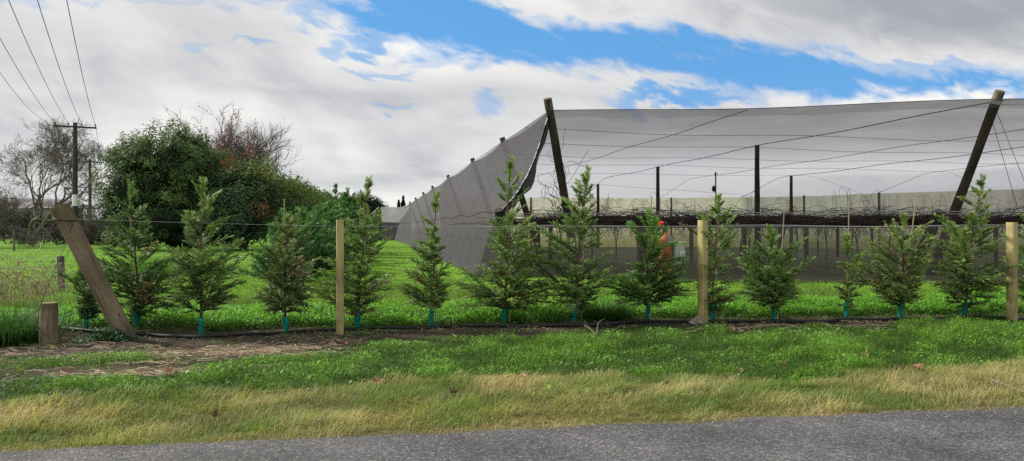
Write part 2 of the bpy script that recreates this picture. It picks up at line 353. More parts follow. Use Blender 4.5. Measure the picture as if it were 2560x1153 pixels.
# ------------------------------------------------------------------ camera
cam = bpy.data.cameras.new('camera'); cam.sensor_width = 36; cam.lens = 36*F/2560; cam.clip_end = 6000
cam.shift_y = (HZ-576.5)/2560
co = bpy.data.objects.new('camera', cam); COL.objects.link(co); co.location = (0, 0, EYE); co.rotation_euler = (math.radians(90), 0, 0); SC.camera = co
SC.view_settings.view_transform = 'Standard'; SC.view_settings.look = 'None'; SC.view_settings.exposure = 0
SC.render.engine = 'CYCLES'; SC.cycles.transparent_max_bounces = 24; SC.cycles.max_bounces = 6; SC.cycles.use_denoising = False; SC.cycles.sample_clamp_direct = 6; SC.cycles.sample_clamp_indirect = 3; SC.cycles.use_adaptive_sampling = False

# ------------------------------------------------------------------ ground
KT = np.array([1.15, 23.4]); DE = np.array([-.19, 1.0]); DG = np.array([12.85, -2.1])      # net corner, depth direction, one front bay
def skirt_front(X): return 23.26-.22*(X+1.08)
def inside_net(x, y):
    return sstep(-.1, .25, y-skirt_front(x))*sstep(-.1, .25, (x+1.08)-(-.19)*(y-23.5))*(1-sstep(60, 62, y))
def dirtmask(u, v, x):
    """bare soil along the planting line, wider on the left"""
    n = fbm(u*.8, v*1.4, 4)
    lo = np.interp(u, [-6, -1, 0.5, 2, 3.5, 5, 7, 8.5, 10, 11.5, 20], [2.5, 2.35, 2.9, 3.75, 4.4, 4.85, 4.75, 4.5, 4.8, 5.15, 5.2])+(n-.5)*1.7
    hi = np.interp(u, [-6, -2.2, -1, 0, 4, 8, 14, 20], [5.8, 6.3, 6.4, 5.95, 6.15, 6.1, 6.1, 6.1])+(fbm(u*1.5+8, v, 3)-.5)*.6
    isl = np.exp(-((u+.8)/1.0)**4-((v-3.7-.1*(u+.8))/.33)**4)
    return sstep(-.15, .2, v-lo-.12)*(1-sstep(-.15, .15, v-hi))*(1-isl)
def drymask(u, v):
    n = fbm(u*1.1+31, v*1.6, 4); top = 1.68+.012*u+(n-.5)*.7
    d = 1-sstep(-.12, .12, v-top)
    patch = sstep(.49, .60, fbm(u*.75+3, v*1.3+40, 4))*sstep(.5, .95, v)*sstep(1, 9, u+2)
    return d*(1-.85*patch)
xs = np.unique(np.concatenate([-np.geomspace(22, 2500, 30), np.arange(-22, 24.1, .22), np.geomspace(24.2, 2500, 30)]))
ys = np.unique(np.concatenate([[-60, -20, -5, 0, 2], np.arange(3, 34, .2), np.geomspace(34.2, 4000, 70)]))
GX, GY = np.meshgrid(xs, ys, indexing='ij')
u, v = UV(GX, GY)
Cg = np.zeros(GX.shape+(3,))
soil = np.array([.048, .037, .027]); under = np.array([.050, .085, .018]); dryc = np.array([.13, .105, .045]); field = np.array([.12, .25, .024])
Cg[:] = under
far = sstep(9, 16, v)[..., None]; Cg = Cg*(1-far)+field*far
nz = fbm(GX*.35, GY*.35, 4)[..., None]; Cg *= .75+.5*nz
dm = drymask(u, v)[..., None]; Cg = Cg*(1-dm)+dryc*dm
sm = (dirtmask(u, v, GX))[..., None]; Cg = Cg*(1-sm)+soil*(.8+.6*fbm(u*3, v*3, 3)[..., None])*sm
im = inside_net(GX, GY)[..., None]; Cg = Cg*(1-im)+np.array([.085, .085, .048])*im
g = MB(); G3 = np.stack([GX, GY, gz(GX, GY)], -1); g.grid(np.swapaxes(G3, 0, 1), np.swapaxes(Cg, 0, 1))
def groundmat():
    m, nt, out = newmat('turf_and_soil')
    a = nd(nt, 'ShaderNodeAttribute', attribute_name='Col'); tc = nd(nt, 'ShaderNodeTexCoord')
    n1 = nd(nt, 'ShaderNodeTexNoise', {'Vector': tc.outputs['Object'], 'Scale': 24., 'Detail': 6, 'Roughness': .7})
    mp = nd(nt, 'ShaderNodeMapping', {'Vector': tc.outputs['Object'], 'Scale': (.45, 1.2, 1)})
    n2 = nd(nt, 'ShaderNodeTexNoise', {'Vector': mp.outputs[0], 'Scale': .9, 'Detail': 8, 'Roughness': .65})
    c = mixc(nt, 1.0, a.outputs['Color'], ramp(nt, n1.outputs[0], [(.3, .45), (.5, 1.0), (.7, 1.6)]), 'MULTIPLY')
    c = mixc(nt, 1.0, c, ramp(nt, n2.outputs[0], [(.35, .6), (.5, 1.0), (.68, 1.35)]), 'MULTIPLY')
    bp = nd(nt, 'ShaderNodeBump', {'Height': n1.outputs[0], 'Strength': .6, 'Distance': .03})
    b = nd(nt, 'ShaderNodeBsdfPrincipled', {'Base Color': c, 'Roughness': .95, 'Specular IOR Level': .1, 'Normal': bp.outputs[0]})
    nt.links.new(b.outputs[0], out.inputs[0]); return m
tag(g.build('ground', groundmat(), smooth=True), kind='structure')

# road: chip seal with a ragged edge
def roadmat():
    m, nt, out = newmat('chip_seal_asphalt')
    tc = nd(nt, 'ShaderNodeTexCoord')
    v1 = nd(nt, 'ShaderNodeTexVoronoi', {'Vector': tc.outputs['Object'], 'Scale': 62.})
    v2 = nd(nt, 'ShaderNodeTexVoronoi', {'Vector': tc.outputs['Object'], 'Scale': 62.}, feature='DISTANCE_TO_EDGE')
    n = nd(nt, 'ShaderNodeTexNoise', {'Vector': tc.outputs['Object'], 'Scale': 1.1, 'Detail': 6, 'Roughness': .6})
    n3 = nd(nt, 'ShaderNodeTexNoise', {'Vector': tc.outputs['Object'], 'Scale': 28., 'Detail': 5, 'Roughness': .75})
    sx = nd(nt, 'ShaderNodeSeparateXYZ', {0: v1.outputs['Color']})
    c = ramp(nt, sx.outputs[0], [(0, (.058, .057, .060)), (.55, (.11, .108, .112)), (.85, (.15, .147, .149)), (1, (.24, .236, .232))])
    gap = ramp(nt, v2.outputs[0], [(0, .38), (.16, 1.0)])
    c = mixc(nt, 1.0, c, gap, 'MULTIPLY')
    c = mixc(nt, 1.0, c, ramp(nt, n.outputs[0], [(.32, .62), (.5, 1.0), (.7, 1.45)]), 'MULTIPLY')
    c = mixc(nt, 1.0, c, ramp(nt, n3.outputs[0], [(.3, .74), (.5, 1.0), (.7, 1.25)]), 'MULTIPLY')
    h = nd(nt, 'ShaderNodeMath', {0: v2.outputs[0], 1: .25}, operation='MINIMUM')
    bp = nd(nt, 'ShaderNodeBump', {'Height': h.outputs[0], 'Strength': .8, 'Distance': .014})
    b = nd(nt, 'ShaderNodeBsdfPrincipled', {'Base Color': c, 'Roughness': .75, 'Specular IOR Level': .35, 'Normal': bp.outputs[0]})
    nt.links.new(b.outputs[0], out.inputs[0]); return m
r = MB(); uu = np.concatenate([np.linspace(-300, -8, 40), np.arange(-7.9, 18, .06), np.linspace(18.2, 400, 50)])
edge = .02+(fbm(uu*1.6, uu*0+3, 4)-.5)*.16+(fbm(uu*9, uu*0+7, 2)-.5)*.06
rows = []
for k, off in enumerate([0, .08, 1.5, 3, 6.0]):
    x, y = XY(uu, edge-off if k < 2 else np.full_like(uu, -off)); rows.append(np.stack([x, y, np.full_like(x, (.004, .022, .05, .06, .03)[k])], -1))
r.grid(np.array(rows)); tag(r.build('road', roadmat(), smooth=True), kind='structure')

# loose chips and crumbs along the broken edge of the seal
n = 5200; uu = rng.uniform(-3.5, 14, n); vv = -np.abs(rng.normal(0, .16, n))+.05; vv[:900] = -rng.uniform(0, 2.2, 900); x, y = XY(uu, vv); s_ = .003+.006*rng.random(n)**2
zz = .006+np.interp(-vv, [0, .08, 1.5, 3], [.004, .022, .05, .06]); mb = MB()
o_ = np.array([[1, 0, 0], [-.5, .87, 0], [-.5, -.87, 0], [0, 0, .8]]); V = (np.stack([x, y, zz], -1)[:, None]+o_[None]*s_[:, None, None]*(.7+.6*rng.random((n, 4, 1)))).reshape(-1, 3); i = np.arange(n)[:, None]*4
cg = np.repeat(np.array([[.20, .19, .18]])*rng.uniform(.3, 1.6, (n, 1)), 4, 0); mb.add(V, np.concatenate([i+[0, 1, 3], i+[1, 2, 3], i+[2, 0, 3]]), cg)
M['chips'] = leafmat('loose_chips', 0.0, .8); tag(mb.build('gravel', M['chips']), kind='stuff')
# ------------------------------------------------------------------ grass
def blades(mb, x, y, h, w, lean, ldir, cb, ct, zoff=0.0):
    n = len(x); z = gz(x, y)+zoff
    th = rng.random(n)*math.pi
    wx_, wy_ = np.cos(th)*w/2, np.sin(th)*w/2
    lx, ly = np.cos(ldir)*lean*h, np.sin(ldir)*lean*h
    ver = np.empty((n, 5, 3))
    ver[:, 0] = np.stack([x-wx_, y-wy_, z-.01], -1); ver[:, 1] = np.stack([x+wx_, y+wy_, z-.01], -1)
    mx, my, mz = x+lx*.33, y+ly*.33, z+h*.6*np.sqrt(np.clip(1-(lean*.55)**2, .2, 1))
    ver[:, 2] = np.stack([mx+wx_*.75, my+wy_*.75, mz], -1); ver[:, 3] = np.stack([mx-wx_*.75, my-wy_*.75, mz], -1)
    ver[:, 4] = np.stack([x+lx, y+ly, z+h*np.sqrt(np.clip(1-(lean*.8)**2, .15, 1))], -1)
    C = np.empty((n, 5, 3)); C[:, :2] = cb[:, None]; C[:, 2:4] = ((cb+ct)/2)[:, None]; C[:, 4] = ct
    i = np.arange(n)[:, None]*5
    V = ver.reshape(-1, 3); C = C.reshape(-1, 3)
    t = np.concatenate([i+[0, 1, 2], i+[0, 2, 3], i+[3, 2, 4]])
    mb.add(V, t, C)
def inview(x, y, mpx=330):
    px = CX+F*x/np.maximum(y, .5); return (px > -mpx) & (px < 2560+mpx) & (y > 2)
def lerpc(a, b, t): return np.asarray(a)[None]*(1-t[:, None])+np.asarray(b)[None]*t[:, None]
def jit(C, k=.25): return np.clip(C*(1+k*(rng.random((len(C), 1))-.5)*2)*(1+.12*(rng.random(C.shape)-.5)*2), 0, .9)
STRAW, STRAW2 = (.50, .40, .19), (.60, .53, .245)
GRN, GRN2 = (.085, .20, .025), (.16, .34, .045)
# dry verge grass beside the road
N = 150000
uu = rng.uniform(-3.5, 14, N); vv = rng.uniform(-.05, 2.5, N); x, y = XY(uu, vv)
d = drymask(uu, vv); k = inview(x, y) & (rng.random(N) < np.where(d > .35, 1, .0)*np.where(vv < .12, .35, 1))
x, y, uu, vv, d = x[k], y[k], uu[k], vv[k], d[k]; n = len(x)
gp = np.clip(fbm(uu*1.3+9, vv*2+2, 4)*2.1-.50+rng.normal(0, .16, n), 0, 1)
cb = jit(lerpc((.30, .24, .105), (.07, .13, .02), gp)); ct = jit(lerpc(STRAW2, (.20, .30, .06), np.clip(gp*1.1-.05, 0, 1)))
cl2 = fbm(uu*3.1, vv*4.2+5, 3); h = (.04+.085*rng.random(n))*(.35+1.3*cl2)*np.where(vv < .3, .7, 1)
ld = .3+5*(fbm(uu*1.9+70, vv*2.6, 3)-.5)+rng.normal(0, .8, n); ct = ct*(.74+.82*cl2)[:, None]; cb = cb*(.4+.8*cl2)[:, None]
mb = MB(); blades(mb, x, y, h, .0035+.003*rng.random(n), .55+.75*rng.random(n), ld, cb, ct)
tag(mb.build('dry_grass', M['grass']), kind='stuff')
# green grass tufts and creeping clover of the verge
def green_density(u, v):
    s = dirtmask(u, v, 0); return np.clip((1-s)+.10*sstep(.55, .65, fbm(u*2, v*2.5+11, 4)), 0, 1)*(v > .25)*(1-np.where(drymask(u, v) > .5, 1, 0))
N = 150000
uu = rng.uniform(-4.5, 16, N); vv = rng.uniform(.4, 5.6, N); x, y = XY(uu, vv)
cl = fbm(uu*.9+50, vv*1.8+1, 4)
k = inview(x, y) & (rng.random(N) < green_density(uu, vv)*np.clip(.35+2.4*(cl-.42), .16, 1)); x, y, uu, vv, cl = x[k], y[k], uu[k], vv[k], cl[k]; n = len(x)
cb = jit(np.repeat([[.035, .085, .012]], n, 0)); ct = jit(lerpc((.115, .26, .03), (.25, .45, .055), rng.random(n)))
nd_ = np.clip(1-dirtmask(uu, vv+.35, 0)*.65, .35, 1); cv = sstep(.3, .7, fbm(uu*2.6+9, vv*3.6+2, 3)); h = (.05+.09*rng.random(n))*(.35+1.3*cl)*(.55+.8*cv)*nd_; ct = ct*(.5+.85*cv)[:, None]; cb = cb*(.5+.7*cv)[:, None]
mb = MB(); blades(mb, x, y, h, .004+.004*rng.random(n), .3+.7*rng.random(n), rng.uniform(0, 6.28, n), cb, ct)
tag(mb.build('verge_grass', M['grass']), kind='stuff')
def leaflets(mb, x, y, z, s, C, tilt=.5):
    n = len(x); th = rng.random(n)*6.283; ti = rng.normal(0, tilt, n); t2 = rng.normal(0, tilt, n)
    a = np.stack([np.cos(th), np.sin(th), ti], -1); b = np.stack([-np.sin(th), np.cos(th), t2], -1)
    c = np.stack([x, y, z], -1); s = s[:, None]
    V = np.stack([c-a*s, c-b*s*.7+a*s*.1, c+a*s, c+b*s*.7+a*s*.1], 1).reshape(-1, 3)
    i = np.arange(n)[:, None]*4; mb.add(V, i+[0, 1, 2, 3], np.repeat(C, 4, 0))
N = 230000
uu = rng.uniform(-4.5, 16, N); vv = rng.uniform(.4, 7.4, N); x, y = XY(uu, vv)
g1 = green_density(uu, vv); tuft = sstep(.47, .62, fbm(uu*2.2+4, vv*3+7, 4))*.5*dirtmask(uu, vv, 0)
k = inview(x, y) & (rng.random(N) < np.maximum(g1*np.where(vv > 1.4, 1, .35), tuft)); x, y, uu, vv = x[k], y[k], uu[k], vv[k]; n = len(x)
cv = sstep(.32, .68, fbm(uu*2.6+9, vv*3.6+2, 3)); hh = .01+.075*rng.random(n)*(.3+1.3*cv)*np.clip(1-dirtmask(uu, vv+.35, 0)*.6, .4, 1)*np.where(dirtmask(uu, vv, 0) > .5, .5, 1)
C = jit(lerpc((.042, .11, .018), (.15, .31, .045), np.clip(hh/.085+rng.normal(0, .22, n), 0, 1)), .3)*(.55+.75*cv)[:, None]
mb = MB(); leaflets(mb, x, y, gz(x, y)+hh, .007+.008*rng.random(n)**1.5+.012*(rng.random(n) < .05), C)
for (bx, by) in ((850, 838), (1757, 818), (2530, 806), (318, 848), (121, 863), (218, 832), (345, 824), (500, 842), (713, 835), (893, 824), (1080, 817), (1262, 810), (1437, 810), (1618, 812), (1780, 812), (1933, 808), (2117, 805), (2252, 802), (2412, 799)):
    p_ = P(bx, by); k_ = 130; x = p_[0]+rng.normal(0, .17, k_); y = p_[1]+rng.normal(-.04, .10, k_)
    leaflets(mb, x, y, gz(x, y)+.045*rng.random(k_), .008+.008*rng.random(k_), jit(np.repeat([[.07, .17, .03]], k_, 0), .5))
tag(mb.build('clover', M['grass']), kind='stuff')
# bank of rank clover and grass just behind the saplings, then bright pasture
def behind_ok(x, y):
    u, v = UV(x, y); return (v > 6.3) & (inside_net(x, y) < .4)
N = 170000
uu = rng.uniform(-7, 22, N); vv = 6.0+2.4*rng.random(N)**1.2; x, y = XY(uu, vv)
lo = np.interp(uu, [-6, -2.2, -1, 0, 4, 8, 14, 20], [6.3, 6.55, 6.65, 6.1, 6.25, 6.2, 6.2, 6.2])+(fbm(uu*1.7, vv*0, 3)-.5)*.7
k = inview(x, y) & (vv > lo) & (vv < 9); x, y, uu, vv = x[k], y[k], uu[k], vv[k]; n = len(x)
hh = rng.random(n)**.7*(.08+.20*fbm(uu*1.2, vv*1.2, 3))
C = jit(lerpc((.035, .10, .012), (.16, .38, .04), np.clip(hh/.16+rng.normal(0, .2, n), 0, 1)), .3)
mb = MB(); leaflets(mb, x, y, gz(x, y)+hh, .012+.012*rng.random(n), C, .7)
tag(mb.build('undergrowth', M['grass']), kind='stuff')
def pasture(N, v0, v1, hmul, wmul, ulo, uhi, name):
    uu = rng.uniform(ulo, uhi, N); vv = v0+(v1-v0)*rng.random(N)**1.25; x, y = XY(uu, vv)
    k = inview(x, y, 200) & behind_ok(x, y) & (vv > 7.2+.0*uu); x, y, uu, vv = x[k], y[k], uu[k], vv[k]; n = len(x)
    f_ = fbm(x*.7, y*.7, 4); tuft = fbm(x*2.1+3, y*2.1, 3)
    lush = np.clip(1.2-.055*(vv-7), .5, 1.1)
    shade = 1-.45*sstep(-2.5, -5.5, x+.19*(y-18))*(y < 60)*(x > -20)*sstep(14, 20, y)
    dull = sstep(.48, .66, fbm(x*.45+60, y*.6+7, 4))
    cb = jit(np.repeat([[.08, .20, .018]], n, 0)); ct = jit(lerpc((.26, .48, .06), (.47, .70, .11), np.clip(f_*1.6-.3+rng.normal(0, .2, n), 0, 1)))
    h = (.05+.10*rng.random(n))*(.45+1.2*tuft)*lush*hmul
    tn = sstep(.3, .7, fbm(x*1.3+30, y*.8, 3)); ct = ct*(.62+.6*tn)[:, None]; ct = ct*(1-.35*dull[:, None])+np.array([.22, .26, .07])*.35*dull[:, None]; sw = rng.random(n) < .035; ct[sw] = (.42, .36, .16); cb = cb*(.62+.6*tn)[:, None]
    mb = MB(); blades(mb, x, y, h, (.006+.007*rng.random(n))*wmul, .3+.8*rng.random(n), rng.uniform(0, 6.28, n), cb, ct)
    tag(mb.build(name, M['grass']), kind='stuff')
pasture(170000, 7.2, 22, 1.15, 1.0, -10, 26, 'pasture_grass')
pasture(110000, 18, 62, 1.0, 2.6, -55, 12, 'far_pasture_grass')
# straw litter on the bare soil
def litter(N, cu, cv, su, sv, ln, w, cols, mb):
    uu = rng.normal(cu, su, N); vv = rng.normal(cv, sv, N); x, y = XY(uu, vv)
    th = rng.normal(.2, .9, N); l = ln*(.4+rng.random(N)); z = gz(x, y)+.006+.03*rng.random(N)**2
    dxx, dyy = np.cos(th)*l/2, np.sin(th)*l/2; nx, ny = -np.sin(th)*w, np.cos(th)*w
    t1 = rng.normal(0, .01, N); bend = rng.normal(0, .12, N)*l
    V = np.stack([np.stack([x-dxx-nx, y-dyy-ny, z+t1], -1), np.stack([x-dxx+nx, y-dyy+ny, z+t1+w], -1),
                  np.stack([x-nx-np.sin(th)*bend, y-ny+np.cos(th)*bend, z+.008], -1), np.stack([x+nx-np.sin(th)*bend, y+ny+np.cos(th)*bend, z+.008+w], -1),
                  np.stack([x+dxx-nx, y+dyy-ny, z-t1], -1), np.stack([x+dxx+nx, y+dyy+ny, z-t1+w], -1)], 1).reshape(-1, 3)
    i = np.arange(N)[:, None]*6
    C = jit(np.asarray(cols)[rng.integers(0, len(cols), N)], .3)
    mb.add(V, np.concatenate([i+[0, 2, 3, 1], i+[2, 4, 5, 3]]), np.repeat(C, 6, 0))
mb = MB()
SC_ = [(.31, .24, .15), (.24, .18, .115), (.16, .12, .08), (.42, .34, .22)]
a, b = UV(*P(480, 893)[:2]); litter(380, a, b, .8, .26, .22, .004, SC_, mb)
a, b = UV(*P(640, 878)[:2]); litter(300, a, b, .6, .2, .20, .004, SC_, mb)
a, b = UV(*P(100, 880)[:2]); litter(200, a, b, .8, .5, .2, .0045, [(.20, .145, .10), (.27, .20, .14), (.12, .085, .06)], mb)
a, b = UV(*P(360, 935)[:2]); litter(260, a, b, .5, .12, .2, .004, SC_, mb)
a, b = UV(*P(2100, 822)[:2]); litter(500, a, b, 1.6, .3, .16, .005, SC_[1:], mb)
N = 2600; uu = rng.uniform(-3, 15, N); vv = rng.uniform(3.2, 6.8, N); kk = dirtmask(uu, vv, 0) > .5
for q in range(0, 26):
    c = kk.nonzero()[0][rng.integers(0, kk.sum())]; litter(34, uu[c], vv[c], .55, .22, .08, .004, [(.18, .13, .09), (.10, .07, .05), (.28, .22, .15)], mb)
tag(mb.build('straw_litter', M['straw']), kind='stuff')

# ------------------------------------------------------------------ posts
def align(p0, p1):
    d = Vector(p1)-Vector(p0); return d.to_track_quat('Z', 'Y').to_euler(), d.length
def roundpost(name, p0, p1, r0, r1, mats, label, cat, group=None, n=18, sink=.25, wob=.006, parent=None, ragged=0.0):
    """a tapered round post with slightly uneven sides, a chamfered rim and an end-grain top"""
    rot, ln = align(p0, p1); mb = MB()
    zz = np.concatenate([[-sink], np.linspace(0, ln-.015, 12), [ln]])
    th = np.arange(n)*2*math.pi/n; rows = []
    for i, z in enumerate(zz):
        rr = r0+(r1-r0)*np.clip(z/ln, 0, 1); rr = rr*(.95 if i == len(zz)-1 else 1)
        q = rr+wob*np.sin(th*2+z*1.7+len(name))+wob*.7*np.sin(th*3-z*2.3); rows.append(np.stack([q*np.cos(th), q*np.sin(th), np.full(n, z)+ragged*np.sin(th*1+1)*(i >= len(zz)-2)], -1))
    V = np.array(rows).reshape(-1, 3); k = len(zz)
    i = np.arange(k-1)[:, None]*n; j = np.arange(n)[None]; j2 = (j+1) % n
    tz_ = np.repeat(np.clip(zz/ln, 0, 1), n)[:, None]; wt = np.clip((tz_-.80)/.1, 0, 1)*.75; low = np.clip((.10-tz_)/.1, 0, 1)*.5
    mb.add(V, np.stack([i+j, i+j2, i+n+j2, i+n+j], -1).reshape(-1, 4), (1-wt)*1.0+wt*np.array([[.42, .47, .33]])-low*np.array([[.9, 1., 1.1]])*.6)
    mb.add(np.vstack([rows[-1], [[0, 0, ln+.004]]]), [[a, (a+1) % n, n] for a in range(n)], m=1)
    o = mb.build(name, mats if isinstance(mats, list) else [mats, mats], parent, True, loc=p0, rot=rot)
    for p in o.data.polygons:
        if p.material_index == 1: p.use_smooth = False
    if label: tag(o, label, cat, group)
    return o
def gp(px, py): 
    p = P(px, py); p[2] = float(gz(p[0], p[1])); return p
# squared timber fence posts
def sqpost(px, pyb, pyt, w, label, dxt=0, rz=0.5):
    b = P(px, pyb); t = P(px+dxt, pyt, b[1]); rot, ln = align(b, t); mb = MB(); h = w/2; c = .004
    ring = np.array([[h-c, -h], [h, -h+c], [h, h-c], [h-c, h], [-h+c, h], [-h, h-c], [-h, -h+c], [-h+c, -h]]); n = 8
    zz = [-.3, 0, ln*.33, ln*.66, ln-c, ln]; rows = [np.hstack([ring*(.97 if i == 5 else 1), np.full((8, 1), z)]) for i, z in enumerate(zz)]
    V = np.array(rows).reshape(-1, 3); i = np.arange(5)[:, None]*n; j = np.arange(n)[None]; j2 = (j+1) % n
    mb.add(V, np.stack([i+j, i+j2, i+n+j2, i+n+j], -1).reshape(-1, 4)); mb.add(np.vstack([rows[-1], [[0, 0, ln+.001]]]), [[a, (a+1) % n, n] for a in range(n)], m=1)
    o = mb.build('fence_post', [M['post_new'], M['post_end']], loc=b, rot=Matrix.Rotation(rz, 4, 'Z').to_euler())
    return tag(o, label, 'fence post', 'squared timber fence posts')
sqpost(850, 838, 550, .10, 'squared timber post between the fourth and fifth sapling, leftmost of the squared posts', -1, .30)
sqpost(1757, 818, 551, .115, 'pale squared timber post standing beside the lichen covered rock', 4, .55)
sqpost(2530, 806, 556, .125, 'pale squared timber post standing near the right edge of the photo', 2, .5)
# big leaning strainer and its stumps
LB = gp(318, 848); LT = P(147, 515, LB[1]-.35)
roundpost('strainer_post', LB, LT, .128, .118, [M['post_old'], M['post_end']], 'thick round timber strainer post leaning steeply to the left', 'post', n=28, wob=.006)
SB = gp(121, 863); ST = P(122, 757, SB[1])
roundpost('stump_post', SB, ST, .106, .101, [M['post_old'], M['post_end']], 'short thick round stump post at the foot of the leaning post', 'post', n=28, wob=.004)
q = gp(67, 845); roundpost('cut_stump', q, q+np.array([-.02, 0, .17]), .045, .055, [M['bark'], M['stick']], 'small broken dead tree stump with ragged pale top on bare soil', 'tree stump', ragged=.03, wob=.008)
q = P(153, 727); roundpost('old_fence_post', q, P(152, 640, q[1]), .082, .078, [M['post_grey'], M['post_end']], 'grey weathered round fence post at the paddock edge behind the stump', 'fence post')
OLDP = q
# the fence wire and stays
def wire(name, pts, r, mat, label, cat, group=None, n=5):
    mb = MB(); mb.tube(np.array(pts), r, n); return tag(mb.build(name, mat), label, cat, group)
def wpt(px, py, d): return P(px, py, d)
lb = LB[1]; wp = [wpt(176, 548, lb-.30), wpt(500, 558, 10.55), wpt(838, 566, 10.75), wpt(1300, 567, 11.15), wpt(1752, 566, 11.5), wpt(2150, 567, 11.8), wpt(2528, 566, 12.1), wpt(2760, 566, 12.3)]
wire('fence_wire', wp, .0019, M['wire'], 'thin galvanised fence wire strung between the tops of the posts', 'wire')
mb = MB()
axis = (LT-LB)/np.linalg.norm(LT-LB); c = P(158, 549, (LB[1]-.31)); c = LB+axis*np.dot(c-LB, axis)
a1 = np.cross(axis, [0, 1, 0]); a1 /= np.linalg.norm(a1); b1 = np.cross(axis, a1)
th = np.linspace(0, 2*math.pi, 33)
mb.tube(np.array([c+.126*(a1*math.cos(t)+b1*math.sin(t))+axis*.07*math.cos(t) for t in th]), .0095, 6)
p1 = c+.150*b1*-1*np.sign(b1[1])*1.0
front = P(182, 560, LB[1]-.46)
mb.tube(np.array([front, P(160, 620, LB[1]-.3), P(118, 715, SB[1]-.2), P(98, 775, SB[1]-.14), P(92, 815, SB[1]-.10), P(110, 835, SB[1]-.13), P(121, 842, SB[1]-.13)]), .005, 5)
mb.tube(np.array([P(172, 625, LB[1]-.2), P(165, 650, OLDP[1]-.15)]), .005, 5)
tag(mb.build('stay_wire', M['cable']), 'dark tie-back wire looped round the leaning post and down to the stump', 'wire')

# ------------------------------------------------------------------ irrigation pipe
pp = [(60, 806, .10), (100, 812, .07), (150, 822, .04), (215, 833, .02), (345, 838, .02), (430, 843, .02), (500, 845, .02), (600, 838, .02), (713, 832, .02), (850, 827, .02), (900, 823, .02), (1000, 822, .02), (1080, 816, .03), (1140, 811, .04),
      (1200, 812, .03), (1270, 815, .02), (1360, 817, .02), (1440, 820, .02), (1520, 818, .02), (1600, 812, .02), (1680, 809, .03), (1740, 811, .03), (1800, 814, .02), (1870, 813, .02), (1933, 806, .02), (2000, 806, .03), (2060, 808, .03), (2120, 803, .03),
      (2200, 803, .02), (2260, 800, .02), (2330, 800, .03), (2412, 797, .03), (2520, 800, .02), (2700, 796, .02)]
pts = np.array([P(a, b, None, z_) + np.array([0, 0, 0]) for a, b, z_ in pp])
from itertools import accumulate
def smooth_path(pts, n):
    """Catmull-Rom through the points"""
    pts = np.asarray(pts, float); e = np.vstack([2*pts[0]-pts[1], pts, 2*pts[-1]-pts[-2]]); out = []
    for i in range(len(pts)-1):
        p0, p1, p2, p3 = e[i:i+4]
        for t in np.linspace(0, 1, n, endpoint=False):
            out.append(.5*((2*p1)+(-p0+p2)*t+(2*p0-5*p1+4*p2-p3)*t*t+(-p0+3*p1-3*p2+p3)*t**3))
    out.append(pts[-1]); return np.array(out)
sp_ = smooth_path(pts, 6); gzz = gz(sp_[:, 0], sp_[:, 1]); sp_[:, 2] = np.maximum(sp_[:, 2]*.4, gzz+.034)
mb = MB(); mb.tube(sp_, .0245, 10); tag(mb.build('irrigation_pipe', M['hose'], smooth=True), 'long black plastic irrigation pipe lying along the row of saplings', 'pipe')

